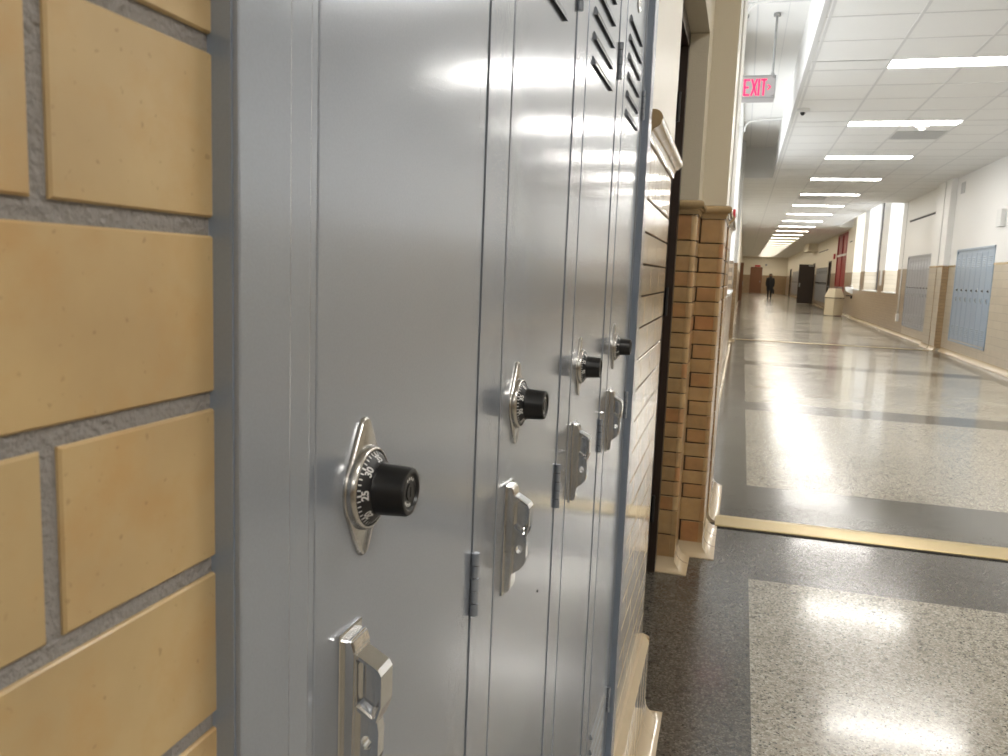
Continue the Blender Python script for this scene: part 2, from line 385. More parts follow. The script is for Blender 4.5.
# ================================================================== CEILING LIGHTS
def make_light(warm):
    t = thing('ceiling_light', '', 'light')
    m = MB([M['light_warm'] if warm else M['light']]); m.box((0, 0.02, 0.012), (LX1 - LX0, SLOT - 0.02, 0.03)); m.build('diffuser', t)
    m = MB([M['white_plastic']]); W = LX1 - LX0
    m.box((0, 0, -0.001), (W, 0.02, 0.07)); m.box((0, SLOT - 0.02, -0.001), (W, SLOT, 0.07))
    m.box((-0.005, 0, -0.001), (0.008, SLOT, 0.07)); m.box((W - 0.008, 0, -0.001), (W + 0.005, SLOT, 0.07)); m.box((0, 0, 0.05), (W, SLOT, 0.07))
    m.build('housing', t)
    return t
lc = make_light(False); lw = make_light(True); index_children()
first = {0: True, 1: True}
vis = [y for y in lightsY if y > 8]
for y in lightsY:
    w = 1 if y > 34 else 0
    src = lw if w else lc
    if y > 8:
        k = vis.index(y)
        lab = 'long white fluorescent light in the corridor ceiling, ' + ('nearest the camera in view' if k == 0 else ('%s from the camera' % ORD[k] if k < 22 else 'last before the end wall'))
    else:
        lab = 'long fluorescent ceiling light behind or above the camera, %s row back' % ORD[3 - lightsY.index(y)]
    if first[w]: first[w] = False; src.location = (LX0, y, ZC); src['label'] = lab; src['group'] = 'corridor ceiling lights'
    else:
        o = dup(src, (LX0, y, ZC), 0, lab); o['group'] = 'corridor ceiling lights'

# ================================================================== NEAR LEFT WALL (bricks, lockers, tile)
VB = 0.232                    # end of the brick where the locker frame begins
ZCAP0, ZCAP1 = 0.245 + H, 0.300 + H
row = 0.0567
mb = MB([M['mortar'], M['brick'], M['plaster']])
# mortar slab + bricks
def fl(u0): return lambda s, z, n: LP(u0 + n, s, z)
def Lbox(m, u0, v0, z0, u1, v1, z1, mi=None):
    P = [(u0,v0,z0),(u1,v0,z0),(u1,v1,z0),(u0,v1,z0),(u0,v0,z1),(u1,v0,z1),(u1,v1,z1),(u0,v1,z1)]
    vs = [m.bm.verts.new(LP(*p)) for p in P]
    for q in ((0,3,2,1),(4,5,6,7),(0,1,5,4),(1,2,6,5),(2,3,7,6),(3,0,4,7)):
        m.bm.faces.new([vs[i] for i in q]).material_index = (m.cur if mi is None else mi)
Lbox(mb, -0.4, -7, 0, 0.0015, VB + 0.01, ZCAP1, 0)
rows = []
zj = 0.0100 + H
k0 = int(zj / row)
zs = [zj - row*k for k in range(k0, -1, -1)] + [zj + row*k for k in range(1, 5)]
par = (k0 + 1) % 2
for a, b in zip(zs, zs[1:]): rows.append((a, b, None))
# the row just above zj must carry a joint at s=0.175
idx = [i for i, r in enumerate(rows) if abs(r[0] - zj) < 1e-5][0]
ph = 0.163 - (0 if idx % 2 == 0 else 0.09)
tiles(mb, fl(0.0015), -1.6, VB + 0.004, rows, 0.18, joint=0.0058, depth=0.0015, phase=ph, bev=0.0007, mi=1)
tiles(mb, fl(0.0015), -6.9, -1.6, rows, 0.18, joint=0.0058, depth=0.0015, phase=ph, bev=0.0007, mi=1)
Lbox(mb, -0.4, -7, ZCAP1, 0.0, 2.16, ZU + 0.1, 2)
# wall body behind lockers (recess) and above them
Lbox(mb, -0.4, VB, 0, -0.36, 1.47, ZCAP1, 0)
struct(mb.build('wall_left_near'))

# tile wall past the lockers
VC = 2.16; VT0 = 1.475
mb = MB([M['mortar_dark'], M['tile_glare'], M['cove']])
Lbox(mb, -0.4, VT0, 0, -0.006, VC - 0.02, ZCAP1, 0)
rws = [(0.143 + H - 0.0615*k - 0.0615, 0.143 + H - 0.0615*k, None) for k in range(18)]
rws = [r for r in rws if r[0] > H - 0.985]
sold = [(0.143 + H, 0.245 + H, 0.064)]
tiles(mb, fl(-0.006), VT0 + 0.002, VC - 0.022, rws, 0.19, joint=0.004, depth=0.006, phase=0.05, bev=0.0007, mi=1)
tiles(mb, fl(-0.006), VT0 + 0.002, VC - 0.022, sold, 0.064, joint=0.005, depth=0.006, phase=0.02, mi=1, stack=True)
# base slab (standing tiles on a ledge)
zb = rws[-1][0]
Lbox(mb, -0.02, VT0, 0, 0.014, VC - 0.02, zb - 0.02, 0)
tiles(mb, fl(0.014), VT0 + 0.002, VC - 0.022, [(0.05, zb - 0.02, 0.075)], 0.075, joint=0.005, depth=0.006, stack=True, mi=1)
mb.prism([(-0.01, zb), (0.006, zb), (0.020, zb - 0.022), (-0.01, zb - 0.022)], lambda p, d: LP(p[0], d, p[1]), VT0, VC - 0.02, 2)
# bullnose corner, one piece per course
def quarter(cx, cy, r, a0, a1, n=6): return [(cx + r*math.cos(a0 + (a1-a0)*i/n), cy + r*math.sin(a0 + (a1-a0)*i/n)) for i in range(n+1)]
for (z0, z1, _) in rws + sold:
    q = quarter(-0.02, VC - 0.02, 0.02, 0, PI/2) + [(-0.05, VC), (-0.05, VC - 0.02)]
    mb.prism(q, lambda p, d: LP(p[0], p[1], d), z0 + 0.002, z1 - 0.002, 1)
q = quarter(0.0, VC - 0.02, 0.02, 0, PI/2) + [(-0.05, VC), (-0.05, VC - 0.02)]
mb.prism(q, lambda p, d: LP(p[0], p[1], d), 0.045, zb - 0.01, 1)
mb.prism([(-0.4, VC - 0.02), (-0.05, VC - 0.02), (-0.05, VC), (-0.4, VC)], lambda p, d: LP(p[0], p[1], d), 0, ZCAP1, 1)
o = struct(mb.build('wall_left_tiled', smooth=40))

# cap moulding profile: (out, z)
def cap_profile(s=1.0):
    pr = [(-0.01, 0.0), (0.004, 0.0)]
    pr += [(0.004 + 0.010*(1 - math.cos(t)), 0.022*math.sin(t)) for t in [PI/2*i/5 for i in range(1, 6)]]
    cx, cz, r = 0.008, 0.038, 0.0165
    pr += [(cx + r*math.cos(t), cz + r*math.sin(t)) for t in [-PI/3 + (PI/2 + PI/3)*i/8 for i in range(9)]]
    pr += [(-0.01, 0.0545)]
    return pr
CP = cap_profile()
# straight cap, cut in tile lengths
mb = MB([M['cap'], M['mortar_dark']])
v = 1.545
while v < VC - 0.004:
    v1 = min(v + 0.165, VC)
    if VC - v1 < 0.03: v1 = VC + 0.006
    mb.prism(CP, lambda p, d: LP(p[0], d, p[1] + ZCAP0), v + 0.001, v1 - 0.001, 0); v = v1
mb.prism([(p[0]*0.93 - 0.0005, p[1]*0.97 + 0.0008) for p in CP], lambda p, d: LP(p[0], d, p[1] + ZCAP0), 1.547, VC, 1)
struct(mb.build('trim_1', smooth=40))

# cove base profile
def cove_profile(out=0.045, h=0.058):
    pr = [(-0.02, 0), (out, 0), (out, 0.004)]
    pr += [(out*(1 - math.sin(t)), h - h*0.93*math.cos(t)) for t in [PI/2*i/8 for i in range(0, 9)]][:: 1]
    # re-order so that the curve runs from toe to top
    body = [(out - out*math.sin(t), 0.004 + (h - 0.004)*(1 - math.cos(t))) for t in [PI/2*i/8 for i in range(9)]]
    return [(-0.02, 0), (out, 0)] + body + [(-0.02, h)]
CV = cove_profile()
def cove_run(mb, fn, d0, d1, seg, mi=0, prof=CV):
    d = d0
    while d < d1 - 1e-4:
        e = min(d + seg, d1)
        mb.prism(prof, fn, d + 0.0008, e - 0.0008, mi); d = e
mb = MB([M['cove'], M['mortar_dark']])
cove_run(mb, lambda p, d: LP(p[0] + 0.020, d, p[1]), VT0, VC, 0.15)
# mitred return round the corner
def mitre(mb, fn, prof=CV, mi=0):
    """fn(a, b, z): a out of first face, b out of second face"""
    A_ = [mb.bm.verts.new(fn(p[0], 0.0, p[1])) for p in prof]
    B_ = [mb.bm.verts.new(fn(p[0], max(p[0], 0), p[1])) for p in prof]
    C_ = [mb.bm.verts.new(fn(0.0, p[0], p[1])) for p in prof]
    n = len(prof)
    for X, Y in ((A_, B_), (B_, C_)):
        for i in range(n):
            j = (i+1) % n
            try: mb.bm.faces.new((X[i], X[j], Y[j], Y[i])).material_index = mi
            except ValueError: pass
mitre(mb, lambda a, b, z: LP(0.020 + a, VC + b, z))
cove_run(mb, lambda p, d: LP(0.020 - d, VC + p[0], p[1]), 0.0, 0.12, 0.15)
struct(mb.build('baseboard_left', smooth=45))

# ------------------------------------------------------------------ locker frame (near row)
ZD0, ZD1 = H - 0.93, H + 0.50
V0 = 0.303; PV = 0.2905; DW = 0.2145; DM = 0.2335
mb = MB([M['paint'], M['paint_edge'], M['dark']])
VE = 1.43                      # inner edge of far flange
UF = 0.012
mb.box((-0.05, VB, ZD0 - 0.05), (UF, 0.2655, ZD1 + 0.05), 0, bev=0.0012)
mb.box((-0.02, 0.262, ZD0 - 0.05), (UF - 0.0007, 0.281, ZD1 + 0.05), 0, bev=0.0008)
mb.box((-0.002, 0.281, ZD0 - 0.05), (0.0022, 0.3022, ZD1 + 0.04), 0, bev=0.0006)
mb.box((-0.05, VE, ZD0 - 0.05), (UF, VT0, ZD1 + 0.05), 0, bev=0.0012)
mb.box((-0.02, VB + 0.0005, ZD0 - 0.048), (UF - 0.002, VB - 0.0008, ZD1 + 0.048), 1)
mb.box((-0.02, VE + 0.002, ZD0 - 0.048), (UF - 0.0015, VE - 0.0008, ZD1 + 0.048), 1)
mb.box((-0.02, 0.25, ZD1 + 0.006), (UF, VT0 - 0.01, ZD1 + 0.05), 0, bev=0.001)
mb.box((-0.02, 0.25, ZD0 - 0.05), (UF, VT0 - 0.01, ZD0 - 0.006), 0, bev=0.001)
for k in range(4):
    a = V0 + PV*k + DW; b = (V0 + PV*(k+1)) if k < 3 else VE
    # mullion: two folded strips with a groove between
    mid = V0 + PV*k + DM
    mb.box((-0.01, a + 0.0008, ZD0 - 0.01), (0.0004, mid - 0.0006, ZD1 + 0.01), 0, bev=0.0005)
    mb.box((-0.01, mid + 0.0006, ZD0 - 0.01), (0.0014, b - 0.0008, ZD1 + 0.01), 0, bev=0.0005)
mb.box((-0.012, 0.29, ZD0 - 0.01), (-0.0035, VE + 0.002, ZD1 + 0.01), 1)
o = mb.build('steel_surround', loc=LOC0, rot=ROT0)
tag(o, 'grey-blue steel frame and mullions around the near row of four lockers', 'locker frame')

# ------------------------------------------------------------------ parts of a locker
def louver(m, v0, v1, z, mi=0, md=1, out=0.0042, hh=0.010):
    pr = [(0.0005, hh), (out*0.55, hh*0.75), (out, 0.0012), (out, 0), (out - 0.0008, 0.0004), (0.0005, 0.0065)]
    m.prism(pr, lambda p, d: (p[0] + 0.001, d, z + p[1]), v0, v1, mi)
    # end caps of the hood and the dark opening under it
    m.prism([(0.0, hh), (out*0.55, hh*0.75), (out, 0), (0, 0)], lambda p, d: (p[0] + 0.001, d, z + p[1]), v0 - 0.0012, v0, mi)
    m.prism([(0.0, hh), (out*0.55, hh*0.75), (out, 0), (0, 0)], lambda p, d: (p[0] + 0.001, d, z + p[1]), v1, v1 + 0.0012, mi)
    m.box((0.0012, v0, z - 0.0035), (0.0019, v1, z + 0.006), md)

def make_door(mi_hole=False):
    m = MB([M['paint'], M['dark'], M['paint_edge']])
    m.box((-0.004, 0, ZD0), (0.002, DW, ZD1), 0, bev=0.0012)
    for k in range(6):
        louver(m, 0.036, 0.170, H + 0.2265 + 0.0257*k)
        louver(m, 0.036, 0.170, H - 0.735 - 0.0257*k)
    if mi_hole: m.tube([(0.0018, 0.165, H - 0.315), (0.0024, 0.165, H - 0.315)], 0.0014, 10, 1)
    return m

def shape_plate():
    # rounded diamond: hull of a big circle and two small ones
    R, r, d = 0.0208, 0.0058, 0.0283
    pts = []
    th = math.asin((R - r)/d)          # tangent angle
    for i in range(13):
        t = -th + (2*th)*i/12; pts.append((R*math.cos(t), R*math.sin(t)))
    for i in range(9):
        t = th + (PI - 2*th)*i/8; pts.append((r*math.cos(t), d + r*math.sin(t)))
    for i in range(13):
        t = PI - th + 2*th*i/12; pts.append((R*math.cos(t), R*math.sin(t)))
    for i in range(9):
        t = PI + th + (PI - 2*th)*i/8; pts.append((r*math.cos(t), -d + r*math.sin(t)))
    return pts
def circ(u, r, n=40, ph=0): return [(u, r*math.cos(2*PI*i/n + ph), r*math.sin(2*PI*i/n + ph)) for i in range(n)]
def lock_plate(bm_mats):
    m = MB(bm_mats); P = shape_plate()
    m.rings([[(0.0, x, z) for x, z in P], [(0.0012, x, z) for x, z in P], [(0.0022, x*0.955, z*0.975) for x, z in P]], 0)
    # raised dish ring
    pr = [(0.002, 0.0205), (0.0036, 0.0203), (0.0052, 0.0197), (0.0060, 0.0190), (0.0060, 0.0184), (0.0045, 0.0181)]
    m.rings([circ(u, r) for u, r in pr], 0)
    # rivets
    return m
def text_bm(m, s, size, fn, mi):
    cu = bpy.data.curves.new('t', 'FONT'); cu.body = s; cu.size = size; cu.align_x = 'CENTER'; cu.align_y = 'CENTER'; cu.offset = size*0.035
    ob = bpy.data.objects.new('t', cu); me = bpy.data.meshes.new_from_object(ob)
    vs = [m.bm.verts.new(fn(v.co.x, v.co.y)) for v in me.vertices]
    for p in me.polygons:
        try: f = m.bm.faces.new([vs[i] for i in p.vertices]); f.material_index = mi
        except ValueError: pass
    bpy.data.objects.remove(ob); bpy.data.curves.remove(cu); bpy.data.meshes.remove(me)
def dial_mesh(rot):
    """rot: the number standing at the -v side (left, towards the camera)"""
    m = MB([M['dialblack'], M['white_ink']])
    m.rings([circ(u, r, 48) for u, r in ((0.0035, 0.0179), (0.0050, 0.0179), (0.0056, 0.0176), (0.0100, 0.0126), (0.0102, 0.0100))], 0)
    def cone(r, e=0.00012):    # height of the cone surface at radius r
        t = (0.0176 - r)/(0.0176 - 0.0126); return 0.0056 + 0.0044*t + e
    for k in range(40):
        a = PI - (k - rot)*(2*PI/40)
        r0, r1 = (0.0162, 0.0175); w = 0.00032 if k % 5 else 0.00045
        if k % 5 == 0: r0 = 0.0158
        c, s_ = math.cos(a), math.sin(a)
        pts = []
        for r, ww in ((r0, -w), (r1, -w), (r1, w), (r0, w)):
            pts.append((cone(r), r*c - ww*s_, r*s_ + ww*c))
        m.face(pts, 1)
        if k % 5 == 0:
            rc = 0.01440
            def fn(x, y, c=c, s_=s_, rc=rc):
                r = rc + y*0.75
                return (cone(r), r*c + x*s_, r*s_ - x*c)
            text_bm(m, str(k), 0.0050, fn, 1)
    return m
def knob_mesh():
    m = MB([M['black'], M['white_ink'], M['dark']])
    n = 48; rs = []
    for u, r, g in ((0.0095, 0.0120, 0), (0.0103, 0.0127, 0), (0.0112, 0.0124, 1), (0.0240, 0.0118, 1), (0.0254, 0.0110, 0), (0.0258, 0.0100, 0), (0.0256, 0.0090, 0), (0.0244, 0.0082, 0)):
        rs.append([(u, (r*(1 - 0.035*g*(i % 2)))*math.cos(2*PI*i/n), (r*(1 - 0.035*g*(i % 2)))*math.sin(2*PI*i/n)) for i in range(n)])
    m.rings(rs, 0)
    # key plug in the face, worn white letters round it
    m.rings([circ(0.0244, 0.0042, 20), circ(0.0250, 0.0040, 20)], 0)
    m.box((0.0249, -0.0006, -0.0024), (0.02515, 0.0006, 0.0024), 2)
    for a0, a1 in ((0.9, 2.0), (3.9, 4.8)):
        for i in range(4):
            t = a0 + (a1 - a0)*i/3.0; c, s_ = math.cos(t), math.sin(t)
            m.face([(0.02450, r*c - w*s_, r*s_ + w*c) for r, w in ((0.0056, -0.0006), (0.0070, -0.0006), (0.0070, 0.0006), (0.0056, 0.0006))], 1)
    return m
def handle_housing():
    m = MB([M['chrome'], M['dark']])
    z0, z1 = -0.263, -0.174
    # tapered body in (u, z), swept in v
    pr = [(0, z0), (0.006, z0), (0.0095, z0 + 0.004), (0.0105, z1 - 0.006), (0.008, z1), (0, z1)]
    m.prism(pr, lambda p, d: (p[0], d, p[1]), 0.0, 0.0175, 0)
    bmesh.ops.bevel(m.bm, geom=list(m.bm.edges), offset=0.0010, segments=2, affect='EDGES')
    # foot plate behind
    m.box((-0.0002, -0.0030, z0 - 0.002), (0.0022, 0.0205, z1 + 0.003), 0, bev=0.0008)
    return m
def handle_cup():
    m = MB([M['chrome']])
    po = [(0.009, -0.186), (0.0250, -0.1925), (0.0275, -0.1955), (0.0275, -0.2115), (0.0240, -0.2195), (0.0215, -0.2205), (0.009, -0.2145)]
    cx, cz = 0.0180, -0.2035
    pi_ = [(cx + (x - cx)*0.80, cz + (z - cz)*0.78) for x, z in po]
    pd = [(cx + (x - cx)*0.62 - 0.0005, cz + (z - cz)*0.62) for x, z in po]
    def R(P, v): return [(x, v, z) for x, z in P]
    m.rings([R(po, 0.0150), R(po, 0.0035), R([(cx + (x - cx)*0.96, cz + (z - cz)*0.96) for x, z in po], 0.0022), R([(cx + (x - cx)*0.84, cz + (z - cz)*0.83) for x, z in po], 0.0022), R(pi_, 0.0032), R(pd, 0.0068)], 0)
    for f in m.bm.faces: f.smooth = False
    return m
def handle_lug():
    m = MB([M['chrome'], M['dark']])
    po = [(0.009, -0.2150), (0.0235, -0.2205), (0.0245, -0.2250), (0.0243, -0.2380), (0.0225, -0.2440), (0.0180, -0.2485), (0.0130, -0.2510), (0.009, -0.2545)]
    hc = (0.0163, -0.2315); hr = 0.0036
    bm = m.bm
    for v in (0.0045, 0.0115):
        o_ = [bm.verts.new((x, v, z)) for x, z in po]
        h_ = [bm.verts.new((hc[0] + hr*math.cos(2*PI*i/18), v, hc[1] + hr*math.sin(2*PI*i/18))) for i in range(18)]
        es = [bm.edges.new((o_[i], o_[(i+1) % len(o_)])) for i in range(len(o_))] + [bm.edges.new((h_[i], h_[(i+1) % 18])) for i in range(18)]
        bmesh.ops.triangle_fill(bm, edges=es, use_beauty=True)
        if v < 0.01: fo, fh = o_, h_
        else:
            for i in range(len(o_)): j = (i+1) % len(o_); bm.faces.new((fo[i], fo[j], o_[j], o_[i]))
            for i in range(18): j = (i+1) % 18; bm.faces.new((fh[i], fh[j], h_[j], h_[i]))
    return m
def hinge_mesh(h=0.0475):
    m = MB([M['paint'], M['dark']])
    r = 0.0032; n = 5; g = 0.0008
    for k in range(n):
        a = -h/2 + h*k/n + g/2; b = -h/2 + h*(k+1)/n - g/2
        rr = r if k % 2 == 0 else r*0.82
        m.rings([[(rr*math.cos(2*PI*i/12), rr*math.sin(2*PI*i/12), z) for i in range(12)] for z in (a, b)], 0)
    m.tube([(0, 0, -h/2 + 0.001), (0, 0, h/2 - 0.001)], r*0.6, 8, 1)
    return m

HANDLE_V = 0.0250; DIAL_V = 0.0460
def make_locker(k, label, rotn):
    base = LP(0, V0 + PV*k, 0)
    t = thing('locker', label, 'locker', base, B, None)
    make_door(k == 1).build('door', t)
    # lock
    pl = lock_plate([M['nickel']]).build('combination_lock', t, smooth=50, loc=(0.002, DIAL_V, H - (0.1058 if k == 0 else 0.1080)))
    dial_mesh(rotn).build('dial', pl)
    kb = knob_mesh().build('knob', pl, smooth=35)
    # handle
    hb = handle_housing().build('handle', t, loc=(0.002, HANDLE_V, H)); hb.scale = (0.74, 1, 1)
    handle_cup().build('finger_cup', hb, loc=(0, 0, 0.0055))
    handle_lug().build('padlock_lug', hb, loc=(0, 0, 0.0055))
    for z in (0.278, -0.225, -0.771):
        hinge_mesh().build('hinge', t, smooth=40, loc=(0.0035, DM + 0.0005, H + z))
    # oval number plate
    m = MB([M['nickel']])
    P = [(0.017*math.cos(2*PI*i/24), 0.0095*math.sin(2*PI*i/24)) for i in range(24)]
    m.rings([[(0.0, x, z) for x, z in P], [(0.0012, x, z) for x, z in P], [(0.0014, x*0.86, z*0.8) for x, z in P], [(0.0009, x*0.8, z*0.72) for x, z in P]], 0)
    m.build('number_plate', t, smooth=40, loc=(0.002, 0.115, H + 0.400))
    return t
make_locker(0, 'tall grey-blue steel locker nearest the camera, beside the buff brick', 25)
make_locker(1, 'grey-blue steel locker second from the camera in the near row', 32)
make_locker(2, 'grey-blue steel locker third from the camera, between two others', 12)
make_locker(3, 'grey-blue steel locker fourth and last in the near row, beside the glossy tile wall', 3)

# ================================================================== DOORWAY, JAMB, PILLARS (left)
YJ = 3.36; XW = -0.19; YP = 3.60; XP = -0.088; YP1 = 4.06; YP2 = 4.90; XWL = -0.18
# door_1 : steel frame and leaf, set back in the recess
mb = MB([M['brown_frame'], M['brown_door'], M['grey_metal']])
XD = -0.262
mb.box((XD - 0.10, YJ - 0.055, 0), (XD, YJ, 2.15)); mb.box((XD - 0.10, YJ - 0.075, 0), (XD - 0.03, YJ - 0.055, 2.11))
mb.box((XD - 0.10, 2.16, 0), (XD, 2.215, 2.15)); mb.box((XD - 0.10, 2.16, 2.09), (XD, YJ, 2.15))
fr = struct(mb.build('door_1'))
mb = MB([M['brown_door'], M['grey_metal']]); mb.box((XD - 0.075, 2.22, 0.01), (XD - 0.035, YJ - 0.08, 2.09), 0, bev=0.002)
leaf = mb.build('door_leaf', fr)
for z in (0.28, 1.12, 1.86):
    m = MB([M['black']]); m.tube([(XD - 0.022, YJ - 0.086, z - 0.055), (XD - 0.022, YJ - 0.086, z + 0.055)], 0.008, 10); m.box((XD - 0.036, YJ - 0.112, z - 0.05), (XD - 0.0285, YJ - 0.06, z + 0.05)); m.build('door_hinge', fr, smooth=40)

mb = MB([M['mortar_dark'], M['tile'], M['plaster'], M['cap'], M['cove'], M['white_wall']])
r_ = 0.02; d_ = 0.006
ZT0, ZT1 = H + 0.143, H + 0.245
prow = [(ZT0, ZT1, None)] + [(ZT0 - 0.0615*(k+1), ZT0 - 0.0615*k, None) for k in range(18)] + [(0.155, 0.26 - 0.004, None), (0.048, 0.155, None)]
zlast = ZT0 - 0.0615*18
prow[-2] = (0.152, zlast, None); prow[-1] = (0.048, 0.152, None)
# jamb face (faces -Y) at YJ
mb.box((-0.60, YJ + d_, 0), (XW - r_, YP, ZT1), 0)          # mortar core
mb.box((-0.60, YJ + r_, 0), (XW - d_, YP, ZT1), 0)
tiles(mb, lambda s, z, n: (s, YJ + d_ - n, z), XW - 0.30, XW - r_, prow, 0.30, joint=0.005, depth=d_, phase=XW - 0.30 + 0.0, mi=1, stack=True)
tiles(mb, lambda s, z, n: (XW - d_ + n, s, z), YJ + r_, YP, prow, 0.30, joint=0.005, depth=d_, phase=YJ + r_, mi=1, stack=True)
for (z0, z1, _) in prow:
    tall = z1 - z0 > 0.08 and z1 < 0.5
    if tall:
        mb.box((XW - r_, YJ, z0 + 0.002), (XW, YJ + r_, z1 - 0.002), 1)
    else:
        q = [(XW - r_ + r_*math.cos(t), YJ + r_ - r_*math.sin(t)) for t in [PI/2*i/6 for i in range(7)]] + [(XW - r_ - 0.001, YJ + r_)]
        mb.prism(q, lambda p, d: (p[0], p[1], d), z0 + 0.002, z1 - 0.002, 1)
# pillar face (faces -Y) at YP, two tiles wide alternately
rp = 0.018
mb.box((-0.60, YP + d_, 0), (XP - rp, YP1, ZT1), 0); mb.box((-0.6, YP + rp, 0), (XP - d_, YP1, ZT1), 0)
for i, (z0, z1, _) in enumerate(prow):
    a = XW + (0.003 if i % 2 == 0 else -0.03)
    tiles(mb, lambda s, z, n: (s, YP + d_ - n, z), a, XP - rp, [(z0, z1, 0.4)], 0.4, joint=0.005, depth=d_, phase=a, mi=1)
    if z1 < 0.5 and z1 - z0 > 0.08: mb.box((XP - rp, YP, z0 + 0.002), (XP, YP + rp, z1 - 0.002), 1)
    else:
        q = [(XP - rp + rp*math.cos(t), YP + rp - rp*math.sin(t)) for t in [PI/2*j/6 for j in range(7)]] + [(XP - rp - 0.001, YP + rp)]
        mb.prism(q, lambda p, d: (p[0], p[1], d), z0 + 0.002, z1 - 0.002, 1)
tiles(mb, lambda s, z, n: (XP - d_ + n, s, z), YP + rp, YP1, prow, 0.2, joint=0.005, depth=d_, phase=YP, mi=1)
# second half of the pillar past the joint
mb.box((-0.6, YP1 + 0.07, 0), (XP - d_ + 0.006, YP2, ZT1), 0)
tiles(mb, lambda s, z, n: (XP + n, s, z), YP1 + 0.07, YP2, prow, 0.2, joint=0.005, depth=d_, phase=YP1, mi=1)
mb.box((-0.6, YP1, 0), (XP - 0.035, YP1 + 0.07, ZU), 0)
# plaster above
mb.box((-0.6, YJ, ZT1), (XW, YP, ZU + 0.1), 2)
mb.box((-0.6, YP, ZT1), (XP, YP1, ZU + 0.1), 2)
mb.box((-0.6, YP1 + 0.03, ZT1), (XP + 0.006, YP2, ZU + 0.1), 5)
mb.box((-0.6, YP1, ZT1), (XP - 0.03, YP1 + 0.03, ZU), 2)
# lintel over the doorway
mb.box((-0.6, 2.10, 2.15), (XW, YJ, ZU + 0.1), 2)
struct(mb.build('wall_left_pillar', smooth=40))

# caps on jamb and pillar
mb = MB([M['cap'], M['mortar_dark']])
def cap_mitre(X, Y0, Ywall, xin, yend):
    # run along -Y face (sweep in x) and along +X face (sweep in y) with a mitre
    n = len(CP)
    A_ = [mb.bm.verts.new((xin, Y0 - p[0], ZCAP0 + p[1])) for p in CP]
    B_ = [mb.bm.verts.new((X + p[0], Y0 - p[0], ZCAP0 + p[1])) for p in CP]
    C_ = [mb.bm.verts.new((X + p[0], yend, ZCAP0 + p[1])) for p in CP]
    for P, Q in ((A_, B_), (B_, C_)):
        for i in range(n):
            j = (i+1) % n; mb.bm.faces.new((P[i], P[j], Q[j], Q[i]))
    mb.bm.faces.new(A_[::-1]); mb.bm.faces.new(C_)
cap_mitre(XW, YJ, None, -0.26, YP - 0.001)
cap_mitre(XP, YP, None, XW + 0.004, YP1)
mb.prism(CP, lambda p, d: (XP + 0.006 + p[0], d, ZCAP0 + p[1]), YP1 + 0.035, YP2, 0)
mb.box((XW - 0.002, YP - 0.022, ZCAP0 + 0.002), (XW + 0.006, YP - 0.001, ZCAP1 - 0.004), 1)
struct(mb.build('trim_2', smooth=40))
# coves on jamb and pillar
mb = MB([M['cove'], M['mortar_dark']])
CV2 = cove_profile(0.055, 0.058)
def cove_corner(X, Y0, xin, yend, first=True):
    n = len(CV2)
    A_ = [mb.bm.verts.new((xin, Y0 - p[0]*0.8, p[1])) for p in CV2]
    B_ = [mb.bm.verts.new((X + p[0], Y0 - p[0]*0.8, p[1])) for p in CV2]
    C_ = [mb.bm.verts.new((X + p[0], yend, p[1])) for p in CV2]
    for P, Q in ((A_, B_), (B_, C_)):
        for i in range(n):
            j = (i+1) % n; mb.bm.faces.new((P[i], P[j], Q[j], Q[i]))
    mb.bm.faces.new(A_[::-1]); mb.bm.faces.new(C_)
cove_corner(XW, YJ, -0.262, YP - 0.03)
cove_corner(XP, YP, XW, YP1)
for d in (YJ + 0.10,): mb.prism([(p[0] + 0.0006, p[1] + 0.0006) for p in CV2], lambda p, dd: (XW + p[0], dd, p[1]), d, d + 0.003, 1)
for d in (YP + 0.13, YP + 0.30): mb.prism([(p[0] + 0.0006, p[1] + 0.0006) for p in CV2], lambda p, dd: (XP + p[0], dd, p[1]), d, d + 0.003, 1)
cove_run(mb, lambda p, d: (XP + 0.006 + p[0], d, p[1]), YP1 + 0.07, YP2, 0.2, prof=CV2)
# cove of the long window wall
cove_run(mb, lambda p, d: (XWL + p[0], d, p[1]), YP2, 16.6, 1.0, prof=CV2)
struct(mb.build('baseboard_left_pillar', smooth=45))

# ================================================================== LONG LEFT WALL WITH TALL WINDOWS (Y 4.9 .. 16.6)
ZD = H + 0.38; SILL = H - 0.20
def wall_run(name, X, side, y0, y1, openings, ztop, mat_low, mat_up, zd, depth=0.42, base=None):
    """wall whose face is at X; side=+1: room lies at x>X, -1: room lies at x<X"""
    mb = MB([mat_low, mat_up, M['white_wall'], M['wall_tileX'], M['white_plastic'], base or mat_low])
    def bx(ya, yb, za, zb, mi, x0=None, x1=None):
        xa, xb = (X - side*depth, X)
        mb.box((xa, ya, za), (xb, yb, zb), mi)
    ycur = y0
    for (a, b, sill, top) in sorted(openings) + [(y1, y1, 0, 0)]:
        if a > ycur + 1e-4: bx(ycur, a, 0, zd, 0); bx(ycur, a, zd, ztop, 1)
        if b > a:
            bx(a, b, 0, sill, 0)
            if top < ztop - 1e-3: bx(a, b, top, ztop, 1)
            # sill slab
            mb.box((X - side*depth, a, sill - 0.03), (X + side*0.03, b, sill + 0.004), 4)
        ycur = b
    return struct(mb.build(name))
Lopen = [(5.45, 9.35, SILL, ZU - 0.06), (10.85, 14.75, SILL, ZU - 0.06)]
wall_run('wall_left', XWL, 1, YP2, 16.6, Lopen, ZU + 0.1, M['wall_tileYd'], M['white_wall'], ZCAP1)
Ropen = [(22.53, 24.45, SILL, ZU - 0.04), (25.50, 28.34, SILL, ZU - 0.04), (29.30, 31.40, SILL, ZU - 0.04)]
